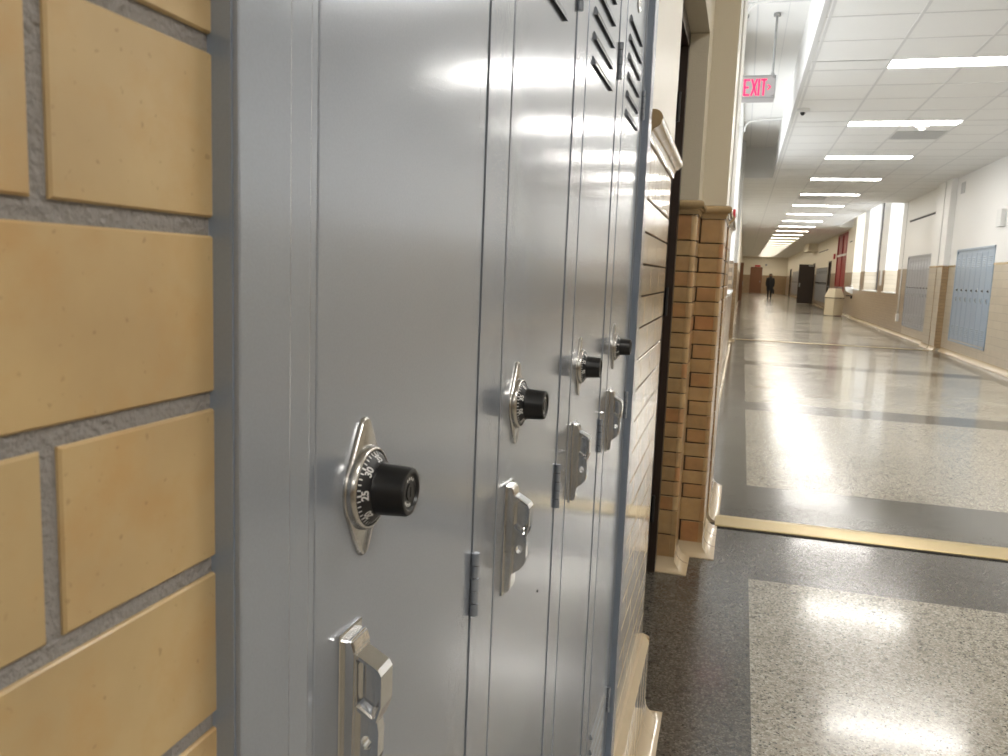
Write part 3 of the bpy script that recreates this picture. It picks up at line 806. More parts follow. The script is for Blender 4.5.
def window(n, X, side, a, b, z0, z1, mat, depth, nx=3, frame=None):
    xf = X - side*depth
    m = MB([frame or M['white_plastic']])
    fw = 0.06
    m.box((xf, a, z0), (xf - side*0.06, a + fw, z1)); m.box((xf, b - fw, z0), (xf - side*0.06, b, z1))
    m.box((xf, a, z0), (xf - side*0.06, b, z0 + fw)); m.box((xf, a, z1 - fw), (xf - side*0.06, b, z1))
    for k in range(1, nx):
        y = a + (b - a)*k/nx; m.box((xf, y - 0.02, z0), (xf - side*0.05, y + 0.02, z1))
    m.box((xf, a, (z0+z1)/2 - 0.02), (xf - side*0.05, b, (z0+z1)/2 + 0.02))
    w = struct(m.build('window_%d' % n))
    m = MB([mat]); m.box((xf - side*0.03, a + fw, z0 + fw), (xf - side*0.036, b - fw, z1 - fw)); m.build('pane', w)
for n, (a, b, z0, z1) in enumerate(Lopen): window(n+1, XWL, 1, a, b, z0 + 0.01, z1 - 0.01, M['day'], 0.36, 4)
for n, (a, b, z0, z1) in enumerate(Ropen):
    window(n+3, XR, -1, a, b, z0 + 0.01, z1 - 0.01, M['day_r'], 0.36, 3, M['brown_frame'] if n == 1 else None)

# far-left pillar at the second expansion joint, then the far left wall
mb = MB([M['wall_tileX'], M['white_wall'], M['wall_tileYd'], M['cream_wall']])
mb.box((-0.6, 16.6, 0), (-0.115, 17.5, ZCAP1), 0); mb.box((-0.6, 16.6, ZCAP1), (-0.13, 17.5, ZU), 1)
mb.box((-0.6, 17.5, 0), (-0.18, 46.0, ZCAP1), 2); mb.box((-0.6, 17.5, ZCAP1), (-0.18, 46.0, ZC + 0.02), 3)
mb.box((-0.6, 46.0, 2.12), (-0.18, 47.1, ZC + 0.02), 3); mb.box((-0.66, 46, 0), (-0.6, 47.1, 2.2), 3)
mb.box((-0.6, 47.1, 0), (-0.18, 77.2, ZCAP1), 2); mb.box((-0.6, 47.1, ZCAP1), (-0.18, 77.2, ZC + 0.02), 3)
struct(mb.build('wall_left_far'))
mb = MB([M['cove']])
cove_run(mb, lambda p, d: (-0.115 + p[0], d, p[1]), 16.56, 17.5, 0.5, prof=CV2)
mb.prism(CV2, lambda p, d: (d, 16.6 - p[0], p[1]), -0.3, -0.07)
cove_run(mb, lambda p, d: (-0.18 + p[0], d, p[1]), 17.5, 45.9, 4, prof=CV2); cove_run(mb, lambda p, d: (-0.18 + p[0], d, p[1]), 47.2, 77, 4, prof=CV2)
struct(mb.build('baseboard_left_far'))

# ================================================================== RIGHT WALL
mb = MB([M['wall_tileY'], M['white_wall']])
rw = wall_run('wall_right_near', XR, -1, -7, 17.2, [], ZC + 0.05, M['wall_tileY'], M['white_wall'], ZD)
bpy.data.objects.remove(rw)
def right_wall():
    mb = MB([M['wall_tileY'], M['white_wall'], M['base_tile'], M['wall_tileX'], M['wall_tileYd'], M['cream_wall'], M['rubber'], M['cap']])
    ZB = H - 0.93
    X1 = XR + 0.42
    # near run up to the pilaster, with a niche for the lockers
    La, Lb = 14.31, 16.65; Lz0, Lz1 = H - 0.973, H + 0.667
    for (a, b) in ((-7, La), (Lb, 17.2)):
        mb.box((XR, a, ZB), (X1, b, ZD), 0); mb.box((XR, a, ZD), (X1, b, ZC + .05), 1)
    mb.box((XR, -7, 0), (X1, 17.2, ZB), 2)
    mb.box((XR, La, ZB), (X1, Lb, Lz0), 2) if Lz0 > ZB else None
    mb.box((XR, La, Lz1), (X1, Lb, ZC + .05), 1)
    mb.box((XR + 0.38, La, ZB), (X1, Lb, Lz1), 1)
    mb.box((XR - 0.008, -7, ZD - 0.02), (XR, La, ZD + 0.015), 7); mb.box((XR - 0.008, Lb, ZD - 0.02), (XR, 17.2, ZD + 0.015), 7)
    # pilaster with the expansion joint
    XPi = 3.585
    for (a, b, g) in ((17.2, 17.62, 3), (17.68, 18.3, 3)):
        mb.box((XPi, a, 0), (X1, b, ZD), 0); mb.box((XPi + .01, a, ZD), (X1, b, ZC + .05), 1)
        mb.box((XPi + 0.002, a - 0.004, 0.05), (X1, a + 0.01, ZD), 3)  # brown facing: shade on the side towards the camera, put into the colour
        mb.box((XPi - 0.006, a, ZD - 0.02), (X1, b, ZD + 0.015), 7)
    mb.box((XPi + 0.03, 17.62, 0), (X1, 17.68, ZC), 6)
    # locker bay 2
    La, Lb = 18.77, 21.26
    mb.box((XR, 18.3, 0), (X1, La, ZD), 0); mb.box((XR, 18.3, ZD), (X1, La, ZC + .05), 1)
    mb.box((XR, La, 0), (X1, Lb, Lz0 + .015), 2); mb.box((XR, La, Lz1), (X1, Lb, ZC + .05), 1); mb.box((XR + 0.38, La, Lz0), (X1, Lb, Lz1), 1)
    mb.box((XR, Lb, 0), (X1, 22.0, ZD), 4); mb.box((XR, Lb, ZD), (X1, 22.0, ZC + .05), 1)
    # the window bay
    yc = 22.0
    for (a, b, s, t) in Ropen:
        mb.box((XR, yc, 0), (X1, a, ZD), 4); mb.box((XR, yc, ZD), (X1, a, ZU + .05), 1)
        mb.box((XR, a, 0), (X1, b, s), 4); mb.box((XR, a, t), (X1, b, ZU + .05), 1)
        mb.box((XR - 0.04, a - 0.02, s - 0.03), (X1, b + 0.02, s + 0.005), 1)
        yc = b
    # reveals below the dado line, tiled (thin facing on the far reveal)
    for (a, b, s, t) in Ropen:
        mb.box((XR + 0.004, b - 0.012, s + 0.005), (X1 - 0.06, b, ZD), 0)
    mb.box((XR, yc, 0), (X1, 33.6, ZD), 4); mb.box((XR, yc, ZD), (X1, 33.6, ZU), 5)
    # red doors, then the far wall with dark doorways
    mb.box((XR + 0.10, 33.6, 0), (X1, 37.05, ZC + .05), 5); mb.box((XR, 33.6, H + 1.94), (X1, 37.05, ZC + .05), 5)
    for (a, b) in ((37.05, 38.9), (40.0, 40.4), (46.4, 47.5), (48.6, 54.4), (68.0, 69.5), (71.5, 77.2)):
        mb.box((XR, a, 0), (X1, b, ZD), 4); mb.box((XR, a, ZD), (X1, b, ZC + .05), 5)
    for (a, b) in ((38.9, 40.0), (47.5, 48.6), (69.5, 71.5)):
        mb.box((XR, a, 2.15), (X1, b, ZC + .05), 5); mb.box((XR + 0.3, a, 0), (X1, b, 2.15), 5)
    for (a, b) in ((40.4, 46.4), (54.4, 68.0)):
        mb.box((XR, a, 0), (X1, b, 0.25), 4); mb.box((XR, a, 1.9), (X1, b, ZC + .05), 5); mb.box((XR + 0.38, a, 0.25), (X1, b, 1.9), 5)
    return struct(mb.build('wall_right'))
right_wall()
mb = MB([M['cove'], M['white_wall']])
for (a, b, X) in ((-7, 17.2, XR), (17.15, 17.62, 3.585), (17.68, 18.35, 3.585), (18.3, 33.6, XR), (37.05, 38.9, XR), (40.0, 47.5, XR), (48.6, 69.5, XR)):
    cove_run(mb, lambda p, d, X=X: (X - p[0]*1.15, d, p[1]*1.5), a, b, 2.0, prof=CV2)
struct(mb.build('baseboard_right'))

# bulkhead near the far doorway
mb = MB([M['cream_wall']]); mb.box((3.22, 46.6, H + 1.60), (3.72, 50, ZC + 0.01)); struct(mb.build('trim_3'))

# end wall + wall behind the camera
mb = MB([M['wall_tileX'], M['cream_wall']])
mb.box((-0.7, 77, 0), (4.2, 77.3, ZD), 0); mb.box((-0.7, 77, ZD), (4.2, 77.3, ZC + .05), 1)
struct(mb.build('wall_back'))
mb = MB([M['wall_tileX'], M['white_wall']])
mb.box((-0.8, -7.2, 0), (4.2, -7.0, ZD), 0); mb.box((-0.8, -7.2, ZD), (4.2, -7.0, ZC + .05), 1)
struct(mb.build('wall_front'))

# ================================================================== THRESHOLD STRIPS
def strip(y0, y1, x0, x1, label, zt=0.010):
    m = MB([M['brass'], M['rubber']])
    m.prism([(y0, 0.001), (y0, zt*0.75), (y0 + 0.012, zt), (y1 - 0.06, zt), (y1, 0.002), (y1, 0.001)], lambda p, d: (d, p[0], p[1]), x0, x1, 0)
    m.box((x0 + 0.01, y0 - 0.016, 0.0005), (x1, y0 - 0.0005, 0.003), 1)
    o = m.build('expansion_joint_cover'); tag(o, label, 'floor strip'); return o
strip(4.06, 4.275, -0.045, XR - 0.07, 'wide worn brass floor strip crossing the corridor just past the near pillar')
strip(17.1, 17.3, -0.05, 3.52, 'thin brass floor strip crossing the corridor at the farther pilaster', 0.008)

# ================================================================== FAR LOCKER BANKS (right wall)
def far_locker_proto(w, mat, zb0, zb1, label_cat='locker'):
    """built in local frame: +x out of the wall (towards -X world after rz=pi), y along the wall"""
    t = thing('locker', '', 'locker')
    hgt = zb1 - zb0
    m = MB([mat, M['dark']])
    m.box((-0.30, 0, zb0), (0.0, w, zb1), 1 if False else 0)
    m.build('body', t)
    m = MB([mat, M['dark']])
    m.box((0.001, 0.006, zb0 + 0.02), (0.012, w - 0.006, zb1 - 0.05), 0, bev=0.003)
    for k in range(6):
        for z in (zb1 - 0.14 - 0.030*k, zb0 + 0.11 + 0.030*k):
            m.prism([(0.012, z + 0.012), (0.016, z + 0.002), (0.016, z), (0.012, z)], lambda p, d: (p[0], d, p[1]), w*0.22, w*0.78, 0)
            m.box((0.0121, w*0.22, z - 0.005), (0.0128, w*0.78, z), 1)
    m.build('door', t)
    lk = lock_plate([M['nickel']]).build('combination_lock', t, loc=(0.012, w - 0.075, H - 0.048))
    m = MB([M['black']]); m.rings([circ(0.006, 0.017, 16), circ(0.010, 0.015, 16), circ(0.010, 0.013, 16), circ(0.026, 0.011, 16)]); m.build('knob', lk)
    m = MB([M['chrome']]); m.prism([(0, -0.25), (0.008, -0.25), (0.018, -0.225), (0.028, -0.20), (0.028, -0.175), (0.008, -0.165), (0, -0.165)], lambda p, d: (p[0], d, p[1]), w - 0.085, w - 0.062)
    m.build('handle', t, loc=(0.012, 0, H))
    return t
def bank(y0, y1, n, mat, zb0, zb1, pos, cat_label, group):
    w = (y1 - y0 - 0.09)/n
    p = far_locker_proto(w, mat, zb0, zb1); index_children()
    for k in range(n):
        # rz = pi maps local +x to -X and local +y to -Y
        loc = (XR + 0.006, y1 - 0.045 - w*k, 0)
        lab = cat_label % ('leftmost' if k == 0 else ('rightmost' if k == n-1 else ORD[k] + ' from the left'))
        if k == 0: p.location = loc; p.rotation_euler = (0, 0, PI); p['label'] = lab; o = p
        else: o = dup(p, loc, PI, lab)
        o['group'] = group
    m = MB([mat, M['dark']])
    m.box((XR - 0.012, y0, zb1), (XR + 0.05, y1, zb1 + 0.035)); m.box((XR - 0.012, y0, zb0 - 0.03), (XR + 0.05, y1, zb0))
    m.box((XR - 0.012, y0, zb0 - 0.03), (XR + 0.06, y0 + 0.044, zb1 + 0.035)); m.box((XR - 0.012, y1 - 0.044, zb0 - 0.03), (XR + 0.06, y1, zb1 + 0.035))
    o = m.build('steel_surround'); tag(o, 'painted steel frame around the %s' % pos, 'locker frame')
bank(14.31, 16.65, 7, M['paint_day_tint'], H - 0.943, H + 0.632, 'nearer bank of lockers tinted pale blue by daylight on the right wall', 'locker tinted pale blue by daylight in the nearer right-wall bank, %s', 'pale blue lockers in the nearer right-wall bank')
bank(18.77, 21.26, 8, M['paint_grey'], H - 0.926, H + 0.632, 'second bank of lockers on the right wall, past the pilaster', 'grey locker in the second right-wall bank past the pilaster, %s', 'grey lockers past the pilaster')
# distant banks, each locker a thing, few pixels
def tiny_bank(y0, y1, n, group, lab):
    w = (y1 - y0)/n
    for k in range(n):
        a = y1 - w*k
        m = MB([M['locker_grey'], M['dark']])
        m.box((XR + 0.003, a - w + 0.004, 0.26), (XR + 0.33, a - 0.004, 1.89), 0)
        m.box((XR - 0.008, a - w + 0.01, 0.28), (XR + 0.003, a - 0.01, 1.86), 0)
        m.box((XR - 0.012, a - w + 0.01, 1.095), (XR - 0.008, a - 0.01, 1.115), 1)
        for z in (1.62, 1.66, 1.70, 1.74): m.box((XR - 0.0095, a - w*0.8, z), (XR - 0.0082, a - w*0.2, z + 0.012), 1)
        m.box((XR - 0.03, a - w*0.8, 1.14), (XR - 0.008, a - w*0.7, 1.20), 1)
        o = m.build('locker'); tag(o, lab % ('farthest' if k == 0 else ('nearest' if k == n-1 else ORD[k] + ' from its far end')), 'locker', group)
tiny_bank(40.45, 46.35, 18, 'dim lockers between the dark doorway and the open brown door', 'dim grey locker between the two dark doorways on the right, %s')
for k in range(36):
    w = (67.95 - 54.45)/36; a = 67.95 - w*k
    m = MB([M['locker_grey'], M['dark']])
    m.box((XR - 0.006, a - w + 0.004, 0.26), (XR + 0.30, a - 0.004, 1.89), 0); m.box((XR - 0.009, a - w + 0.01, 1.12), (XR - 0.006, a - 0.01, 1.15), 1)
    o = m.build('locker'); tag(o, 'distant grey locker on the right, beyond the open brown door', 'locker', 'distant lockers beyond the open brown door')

# ================================================================== EXIT SIGN
YE = 8.8; ZE0, ZE1 = H + 1.765, H + 2.005; XE0, XE1 = -0.20, 0.166
t = thing('exit_sign', 'hanging white sign with pink-red EXIT letters and an arrow, above the corridor', 'exit sign', ((XE0+XE1)/2, YE, ZE1))
def rel(m): 
    bmesh.ops.translate(m.bm, verts=m.bm.verts, vec=(-(XE0+XE1)/2, -YE, -ZE1)); return m
m = MB([M['sign_face'], M['grey_metal']]); m.box((XE0, YE, ZE0 + 0.01), (XE1, YE + 0.035, ZE1), 0, bev=0.004); rel(m).build('panel', t)
m = MB([M['grey_metal']])
m.box((XE0 - 0.004, YE - 0.004, ZE1 - 0.006), (XE1 + 0.004, YE + 0.04, ZE1 + 0.005)); m.box((XE0 - 0.004, YE - 0.004, ZE0 + 0.026), (XE1 + 0.004, YE + 0.04, ZE0 + 0.034))
m.box((XE1 - 0.002, YE - 0.003, ZE0 + 0.03), (XE1 + 0.004, YE + 0.04, ZE1))
for z in (ZE0 + 0.045, ZE1 - 0.012): m.tube([(XE1 - 0.03, YE - 0.006, z), (XE1 - 0.004, YE - 0.006, z - (0.01 if z > 3.1 else -0.01))], 0.006, 8)
rel(m).build('edge_frame', t)
m = MB([M['sign_face']]); m.box((XE0, YE + 0.002, ZE0 - 0.012), (XE1 - 0.005, YE + 0.03, ZE0 + 0.008)); rel(m).build('bottom_rail', t)
m = MB([M['exit_red']])
def seg(x0, z0, x1, z1, w=0.0085):
    d = Vector((x1 - x0, 0, z1 - z0)); n_ = Vector((-d.z, 0, d.x)).normalized()*w
    p = [(x0 + n_.x, z0 + n_.z), (x1 + n_.x, z1 + n_.z), (x1 - n_.x, z1 - n_.z), (x0 - n_.x, z0 - n_.z)]
    m.prism([(a, b) for a, b in p], lambda q, d_: (q[0], d_, q[1]), YE - 0.004, YE + 0.001)
za, zb_ = ZE0 + 0.050, ZE1 - 0.030; zm = (za + zb_)/2
x = -0.125
seg(x, za, x, zb_); seg(x, za + .008, x + .050, za + .008); seg(x, zb_ - .008, x + .050, zb_ - .008); seg(x, zm, x + .040, zm)
x = -0.058; seg(x, za, x + .050, zb_); seg(x, zb_, x + .050, za)
x = 0.012; seg(x, za, x, zb_)
x = 0.058; seg(x, za, x, zb_); seg(x - .028, zb_ - .008, x + .028, zb_ - .008)
seg(0.096, zm + .024, 0.124, zm, .005); seg(0.096, zm - .024, 0.124, zm, .005)
rel(m).build('lettering', t)
for x in (-0.165, 0.135):
    m = MB([M['grey_metal']]); m.tube([(x, YE + 0.017, ZE1), (x, YE + 0.017, ZU - 0.02)], 0.0115, 10); m.tube([(x, YE + .017, ZU - 0.03), (x, YE + .017, ZU - 0.004)], 0.035, 12)
    m.tube([(x, YE + 0.017, ZE1), (x, YE + .017, ZE1 + 0.03)], 0.017, 10); rel(m).build('hanging_rod', t, smooth=40)

# white conduits bent from the seams down the left wall
for i, (y, lab) in enumerate(((8.3, 'white painted conduit bending down the left wall beside the exit sign'), (14.3, 'white painted conduit bending down the left wall beyond the exit sign'))):
    m = MB([M['white_wall']])
    pts = [(0.40, y, ZU - 0.02), (0.1, y, ZU - 0.03), (-0.02, y, ZU - 0.05)] + [(-0.02 - 0.13*math.sin(t), y, ZU - 0.18 + 0.13*math.cos(t)) for t in [PI/2*j/6 for j in range(1, 7)]] + [(-0.15, y, 3.60)]
    m.tube(pts, 0.014, 10); o = m.build('conduit', smooth=40); tag(o, lab, 'pipe')

# fire alarm on the left wall
t = thing('fire_alarm', 'small red fire alarm strobe on the left wall beyond the near pillar', 'fire alarm', (XWL, 9.9, H + 0.72))
m = MB([M['red_plastic'], M['white_plastic']]); m.box((0.0, -0.05, -0.065), (0.045, 0.05, 0.065), 0, bev=0.008); m.build('housing', t)
m = MB([M['white_plastic']]); m.box((0.045, -0.03, -0.03), (0.062, 0.03, 0.02), 0, bev=0.008); m.build('strobe_lens', t)

# camera dome, smoke detector, air grilles
def dome(x, y, name, label, cat, dark_eye):
    t = thing(name, label, cat, (x, y, ZC))
    m = MB([M['white_plastic']]); m.rings([[(r*math.cos(2*PI*i/24), r*math.sin(2*PI*i/24), z) for i in range(24)] for z, r in ((0, .08), (-.025, .075), (-.04, .05))]); m.build('base', t, smooth=40)
    m = MB([M['black'] if dark_eye else M['white_plastic']]); m.rings([[(r*math.cos(2*PI*i/24), r*math.sin(2*PI*i/24), z) for i in range(24)] for z, r in ((-.03, .048 if not dark_eye else .030), (-.05, .043 if not dark_eye else .028), (-.068, .028 if not dark_eye else .018), (-.076, .008))]); m.build('lens' if dark_eye else 'sensor_head', t, smooth=60)
dome(0.53, 10.48, 'security_camera', 'small white dome camera with dark lens at the ceiling edge', 'camera', True)
dome(2.02, 11.62, 'smoke_detector', 'white cone shaped smoke detector beyond the second ceiling light', 'smoke detector', False)
def grille(x0, x1, y0, y1, label):
    t = thing('air_grille', label, 'vent', ((x0+x1)/2, (y0+y1)/2, ZC))
    m = MB([M['ceil_dark']]); dx, dy = (x1-x0)/2 - 0.02, (y1-y0)/2 - 0.02
    m.box((-dx, -dy, -0.004), (dx, dy, 0.001)); m.build('face', t)
    m = MB([M['tbar']])
    for k in range(9):
        y = -dy + 0.03 + (2*dy - 0.06)*k/8; m.box((-dx + 0.01, y - 0.008, -0.012), (dx - 0.01, y + 0.008, -0.005))
    m.build('slats', t)
grille(1.78, 2.425, 12.03, 12.70, 'grey air grille in the ceiling behind the smoke detector')
grille(1.135, 1.78, 21.1, 21.7, 'farther grey air grille in the ceiling beyond the fifth light')

# ================================================================== RIGHT-WALL FITTINGS
def wall_box(name, y, z, w, h, d, mat, label, cat, X=XR):
    m = MB([mat]); m.box((X - d, y - w/2, z - h/2), (X, y + w/2, z + h/2), 0, bev=0.006); o = m.build(name); tag(o, label, cat)
wall_box('vent_plate', 16.75, H + 1.78, 0.26, 0.20, 0.012, M['ceil_dark'], 'small square grey vent plate high on the white right wall', 'vent')
wall_box('junction_box', 14.1, H + 1.06, 0.24, 0.26, 0.07, M['white_plastic'], 'white box on the right wall above and right of the lockers tinted pale blue by daylight', 'box')
wall_box('light_switch', 12.95, H + 0.0, 0.14, 0.16, 0.03, M['white_plastic'], 'white switch plate on the tiled right wall, upper of two', 'switch')
wall_box('wall_outlet', 12.95, H - 0.24, 0.12, 0.14, 0.03, M['white_plastic'], 'white plate low on the tiled right wall, lower of two', 'outlet')
wall_box('notice_card', 25.0, H + 0.17, 0.34, 0.42, 0.015, M['white_plastic'], 'small pale notice card between two window recesses on the right', 'notice')
t = thing('slot_vent', 'long dark slot in the white wall above the second bank of lockers', 'vent', (XR, 20.2, H + 1.49))
m = MB([M['dark']]); m.box((-0.004, -1.35, -0.018), (0.0, 1.35, 0.018)); m.build('slot', t)
m = MB([M['grey_metal']]); m.box((-0.010, -1.37, 0.018), (0.0, 1.37, 0.030)); m.build('lip', t)
for y, lab in ((32.6, 'short dark slot in the wall just before the red doors'), (43.4, 'dark slot in the wall above the dim far lockers')):
    m = MB([M['dark']]); L_ = 0.35 if y < 40 else 2.4; m.box((XR - 0.006, y - L_, H + 1.48), (XR, y + L_, H + 1.515)); tag(m.build('slot_vent'), lab, 'vent')
m = MB([M['white_wall']]); m.tube([(XR - 0.02, 21.85, H + 0.40), (XR - 0.02, 21.85, H - 0.72)], 0.017, 8); m.box((XR - 0.05, 21.78, H - 0.88), (XR, 21.92, H - 0.70)); tag(m.build('cable_conduit'), 'pale cable conduit ending in an outlet box, left of the second locker bank', 'pipe')
m = MB([M['grey_metal']]); m.box((XR - 0.004, 21.95, ZD), (XR, 21.985, ZC)); struct(m.build('trim_4'))
# dark blind edge in the middle window recess
m = MB([M['brown_frame']]); m.box((XR + 0.0, 25.50, SILL), (XR + 0.10, 25.62, ZU - 0.01)); struct(m.build('trim_5'))

# ================================================================== RED DOORS (right)
fr = None
m = MB([M['red_paint'], M['white_plastic']])
ya, yb, zt = 33.7, 36.95, H + 1.93
for y in (ya, (ya+yb)/2, yb): m.box((XR + 0.0, y - 0.06, 0), (XR + 0.10, y + 0.06, zt))
m.box((XR, ya, 2.26), (XR + 0.10, yb, 2.34), 1); m.box((XR, ya, zt - 0.08), (XR + 0.1, yb, zt))
fr = struct(m.build('door_2'))
for k in range(2):
    a = ya + 0.06 + k*(yb - ya)/2; b = ya + (k+1)*(yb - ya)/2 - 0.06
    m = MB([M['red_paint'], M['grey_metal']]); m.box((XR + 0.03, a, 0.01), (XR + 0.08, b, 2.26)); lf = m.build('door_leaf', fr)
    m = MB([M['grey_metal']]); m.box((XR - 0.03, a + 0.1, 1.0), (XR + 0.03, b - 0.1, 1.06)); m.build('push_bar', lf)
    m = MB([M['red_paint'], M['white_plastic']]); m.box((XR + 0.04, a, 2.34), (XR + 0.07, b, zt - 0.08), 0); m.box((XR + 0.03, a + 0.5, 2.40), (XR + 0.04, b - 0.5, zt - 0.2), 0); m.build('transom', fr)
m = MB([M['red_plastic']]); m.box((XR - 0.05, 37.6, 2.20), (XR, 38.0, 2.42), 0, bev=0.01); tag(m.build('alarm_bell'), 'small red box on the wall left of the red doors', 'fire alarm')

# dark doorways on the right
for n, (a, b) in enumerate(((38.9, 40.0), (69.5, 71.5))):
    m = MB([M['brown_frame']]); m.box((XR - 0.02, a, 0), (XR + 0.14, a + 0.06, 2.15)); m.box((XR - 0.02, b - 0.06, 0), (XR + 0.14, b, 2.15)); m.box((XR - 0.02, a, 2.09), (XR + 0.14, b, 2.15))
    d = struct(m.build('door_%d' % (n+3)))
    m = MB([M['brown_door']]); m.box((XR + 0.05, a + 0.06, 0.01), (XR + 0.10, b - 0.06, 2.09)); lf = m.build('door_leaf', d)
    m = MB([M['grey_metal']]); m.box((XR + 0.0, b - 0.2, 0.98), (XR + 0.05, b - 0.12, 1.06)); m.build('door_handle', lf)
# open brown door standing out into the corridor
m = MB([M['brown_frame']]); m.box((XR - 0.03, 47.5, 0), (XR + 0.14, 47.58, 2.2)); m.box((XR - 0.03, 48.52, 0), (XR + 0.14, 48.6, 2.2)); m.box((XR - 0.03, 47.5, 2.14), (XR + 0.14, 48.6, 2.2)); m.box((XR+.13, 47.58, 0), (XR + 0.14, 48.52, 2.14))
d = struct(m.build('door_5'))
t = thing('open_door', 'very dark brown door standing open across the right side of the far corridor', 'door', (XR - 0.01, 47.44, 0))
m = MB([M['brown_door']]); m.box((-0.80, -0.025, 0.02), (0.0, 0.025, 2.12), 0, bev=0.004); m.build('leaf', t)
m = MB([M['grey_metal']]); m.tube([(-0.72, -0.07, 1.02), (-0.72, -0.024, 1.02)], 0.03, 12); m.box((-0.76, -0.032, 0.90), (-0.68, -0.024, 1.12)); m.build('door_handle', t)
m = MB([M['grey_metal']]); m.box((-0.32, -0.07, 2.02), (-0.05, -0.026, 2.09)); m.build('door_closer', t)
m = MB([M['grey_metal']]); m.tube([(0.0, 0, 0.25), (0.0, 0, 0.35)], 0.012, 8); m.tube([(0, 0, 1.8), (0, 0, 1.9)], 0.012, 8); m.build('hinges', t)
# left open door
t = thing('open_door', 'dark red-brown door standing open at the left edge of the far corridor', 'door', (-0.16, 46.9, 0))
m = MB([M['wood_door']]); m.box((-0.02, -0.025, 0.02), (0.16, 0.60, 2.10), 0, bev=0.004); m.build('leaf', t)
m = MB([M['grey_metal']]); m.box((0.155, -0.03, 0.85), (0.19, 0.10, 1.1)); m.build('door_handle', t)

# brown sign plate on right far wall
m = MB([M['wood_door']]); m.box((XR - 0.03, 58, 2.05), (XR, 58.5, 2.25)); tag(m.build('room_sign'), 'small brown sign plate high on the far right wall', 'sign')

# ================================================================== END WALL: door, exit sign, light
m = MB([M['wood_door']]); m.box((0.60, 76.9, 0), (0.68, 77.02, 2.30)); m.box((1.54, 76.9, 0), (1.62, 77.02, 2.30)); m.box((0.60, 76.9, 2.22), (1.62, 77.02, 2.30))
d = struct(m.build('door_6'))
m = MB([M['wood_door']]); m.box((0.68, 76.94, 0.01), (1.54, 76.99, 2.22)); lf = m.build('door_leaf', d)
m = MB([M['grey_metal']]); m.box((1.44, 76.88, 1.0), (1.50, 76.94, 1.1)); m.build('door_handle', lf)
m = MB([M['exit_red'], M['red_plastic']]); m.box((0.95, 76.90, 2.34), (1.42, 76.98, 2.48), 1); m.box((0.98, 76.895, 2.36), (1.39, 76.90, 2.46), 1); tag(m.build('exit_sign'), 'tiny red exit sign over the brown door in the end wall', 'exit sign')
m = MB([M['grey_metal']]); m.box((1.82, 76.92, 2.44), (1.98, 77.0, 2.60), 0, bev=0.01); tag(m.build('wall_speaker'), 'small grey box on the end wall right of the exit sign', 'speaker')

# ================================================================== TRASH BIN
t = thing('trash_bin', 'cream steel trash bin with sloped hood against the right wall', 'trash bin', (3.27, 32.25, 0), math.radians(40))
s_ = 0.225
m = MB([M['bin']]); m.box((-s_, -s_, 0.02), (s_, s_, 0.66), 0, bev=0.01); m.build('body', t)
m = MB([M['bin']]); 
rr = [[(x*k, y*k, z) for x, y in ((-1, -1), (1, -1), (1, 1), (-1, 1))] for k, z in ((s_ + 0.012, 0.66), (s_ + 0.012, 0.70), (s_*0.72, 0.98), (s_*0.70, 1.0))]
m.rings(rr)
for f in m.bm.faces: f.smooth = False
m.build('hood', t)
m = MB([M['dark']]); m.box((-s_ - 0.018, -s_ - 0.018, 0.645), (s_ + 0.018, s_ + 0.018, 0.662)); m.build('band', t)
t = thing('drinking_fountain', 'small white wall fountain with dark bracket right of the cream bin', 'drinking fountain', (XR, 30.9, 0.98))
m = MB([M['white_plastic']]); m.prism([(0, -0.16), (-0.22, -0.04), (-0.26, 0.08), (-0.24, 0.10), (0, 0.10)], lambda p, d: (p[0], d, p[1]), -0.11, 0.11); m.build('basin', t)
m = MB([M['chrome']]); m.tube([(-0.05, -0.08, 0.1), (-0.05, -0.08, 0.16), (-0.10, -0.08, 0.17)], 0.012, 8); m.build('spout', t)
m = MB([M['black']]); m.box((-0.20, -0.03, -0.22), (0, 0.03, -0.19)); m.box((-0.05, -0.03, -0.30), (0, 0.03, -0.19)); m.build('bracket', t)

# ================================================================== PERSON
def skin_obj(name, verts, edges, radii, mat, parent, root=0, sub=1):
    me = bpy.data.meshes.new(name); me.from_pydata(verts, edges, []); me.materials.append(mat)
    o = bpy.data.objects.new(name, me); C.objects.link(o)
    o.modifiers.new('s', 'SKIN'); me.skin_vertices
    for i, r in enumerate(radii):
        sv = me.skin_vertices[0].data[i]; sv.radius = (r, r*0.85) if not isinstance(r, tuple) else r; sv.use_root = (i == root)
    sb = o.modifiers.new('sub', 'SUBSURF'); sb.levels = sub; sb.render_levels = sub
    if parent: o.parent = parent
    return o
PX, PY = 1.72, 55.9
t = thing('person', 'person in a long black coat walking down the far corridor, bag in one hand', 'person', (PX, PY, 0))
V = [(0, 0, 0.86), (0, 0, 1.02), (0, 0, 1.20), (0, 0, 1.33), (0, 0, 1.40), (0, -0.01, 1.50), (0, -0.01, 1.585),
     (-0.16, 0, 1.31), (-0.21, -0.01, 1.06), (-0.20, -0.06, 0.84), (-0.20, -0.07, 0.76),
     (0.16, 0, 1.31), (0.21, 0.01, 1.06), (0.22, 0.02, 0.84), (0.22, 0.02, 0.76),
     (-0.08, 0, 0.80), (-0.09, -0.08, 0.46), (-0.09, -0.03, 0.08), (-0.09, -0.15, 0.03),
     (0.08, 0, 0.80), (0.09, 0.05, 0.46), (0.09, 0.14, 0.10), (0.09, 0.03, 0.03)]
Ed = [(0,1),(1,2),(2,3),(3,4),(4,5),(5,6),(3,7),(7,8),(8,9),(9,10),(3,11),(11,12),(12,13),(13,14),(0,15),(15,16),(16,17),(17,18),(0,19),(19,20),(20,21),(21,22)]
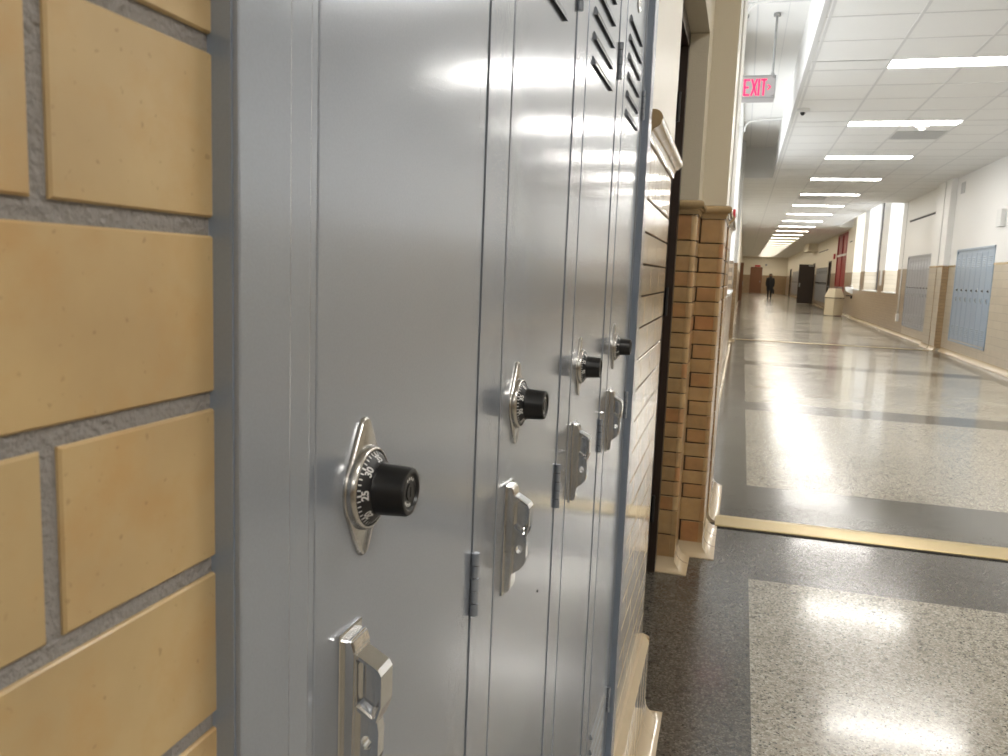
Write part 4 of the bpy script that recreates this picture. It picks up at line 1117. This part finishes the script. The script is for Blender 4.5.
Rd = [0.14, 0.13, 0.15, 0.12, 0.055, 0.085, 0.06, 0.06, 0.045, 0.033, 0.03, 0.06, 0.045, 0.033, 0.03, 0.095, 0.085, 0.06, 0.04, 0.095, 0.085, 0.06, 0.04]
body = skin_obj('body', V, Ed, Rd, M['trousers'], t, 0, 1)
m = MB([M['coat']])
def ell(z, rx, ry, cy=0, n=20): return [(rx*math.cos(2*PI*i/n), cy + ry*math.sin(2*PI*i/n)*(1 + 0.03*math.sin(5*i)), z) for i in range(n)]
m.rings([ell(0.52, 0.20, 0.19), ell(0.75, 0.20, 0.185), ell(0.98, 0.185, 0.155), ell(1.18, 0.20, 0.15), ell(1.30, 0.205, 0.14), ell(1.37, 0.13, 0.10), ell(1.42, 0.075, 0.08)])
for s2 in (-1, 1):
    m.tube([(s2*0.17, 0, 1.33), (s2*0.225, 0, 1.06), (s2*0.215, -0.03*(-s2) - 0.01, 0.82)], [0.075, 0.066, 0.055], 10)
m.build('coat', t, smooth=60)
m = MB([M['skin']]); m.rings([[(0.062*math.cos(a)*k, -0.055 + 0.05*math.sin(a)*k, z) for a in [2*PI*i/12 for i in range(12)]] for z, k in ((1.44, 0.5), (1.47, 0.9), (1.52, 1.0), (1.56, 0.85), (1.575, .5))])
m.tube([(0, -0.10, 1.525), (0, -0.122, 1.505), (0, -0.105, 1.495)], 0.010, 6); m.build('face', t, smooth=60)
m = MB([M['hair']]); m.rings([[(0.098*math.cos(a)*k, 0.008 + 0.098*math.sin(a)*k, z) for a in [2*PI*i/14 for i in range(14)]] for z, k in ((1.40, 0.8), (1.46, 0.95), (1.53, 1.0), (1.59, 0.85), (1.625, 0.45))]); m.build('hair', t, smooth=60)
for s2 in (-1, 1):
    m = MB([M['black']]); yy = -0.15 if s2 < 0 else 0.02
    m.box((s2*0.09 - 0.045, yy - 0.06, 0.0), (s2*0.09 + 0.045, yy + 0.17, 0.075), 0, bev=0.025); m.build('shoe', t)
m = MB([M['black']]); m.box((0.15, -0.10, 0.34), (0.29, 0.22, 0.62), 0, bev=0.03)
m.tube([(0.22, -0.05, 0.61), (0.22, -0.03, 0.72), (0.22, 0.03, 0.75), (0.22, 0.10, 0.72), (0.22, 0.14, 0.61)], 0.010, 6)
bmesh.ops.translate(m.bm, verts=m.bm.verts, vec=(PX, PY, 0))
tag(m.build('handbag'), 'black bag hanging from the hand of the person in the black coat', 'bag')

# ================================================================== WORLD, CAMERA, VIEW
w = bpy.data.worlds.new('World'); bpy.context.scene.world = w; w.use_nodes = True
w.node_tree.nodes['Background'].inputs[0].default_value = (0.75, 0.85, 1.0, 1); w.node_tree.nodes['Background'].inputs[1].default_value = 0.5

f, yaw, pit, rol = 817.0, math.radians(15.903), math.radians(7.561), math.radians(2.234)
cy, sy, cp, sp = math.cos(yaw), math.sin(yaw), math.cos(pit), math.sin(pit)
fw = Vector((-sy*cp, cy*cp, -sp)); r = Vector((cy, sy, 0)); u = r.cross(fw)
r2 = math.cos(rol)*r + math.sin(rol)*u; u2 = -math.sin(rol)*r + math.cos(rol)*u
cam = bpy.data.cameras.new('camera'); co = bpy.data.objects.new('camera', cam); C.objects.link(co)
mt = Matrix((r2, u2, -fw)).transposed().to_4x4(); mt.translation = (0, 0, H)
co.matrix_world = mt
cam.sensor_fit = 'HORIZONTAL'; cam.sensor_width = 36; cam.lens = 36*f/1008
cam.clip_start = 0.02; cam.clip_end = 200
cam.dof.use_dof = True; cam.dof.focus_distance = 0.75; cam.dof.aperture_fstop = 30
bpy.context.scene.camera = co
vs = bpy.context.scene.view_settings
vs.view_transform = 'Standard'; vs.look = 'None'; vs.gamma = 1; vs.use_curve_mapping = False; vs.exposure = 0.74
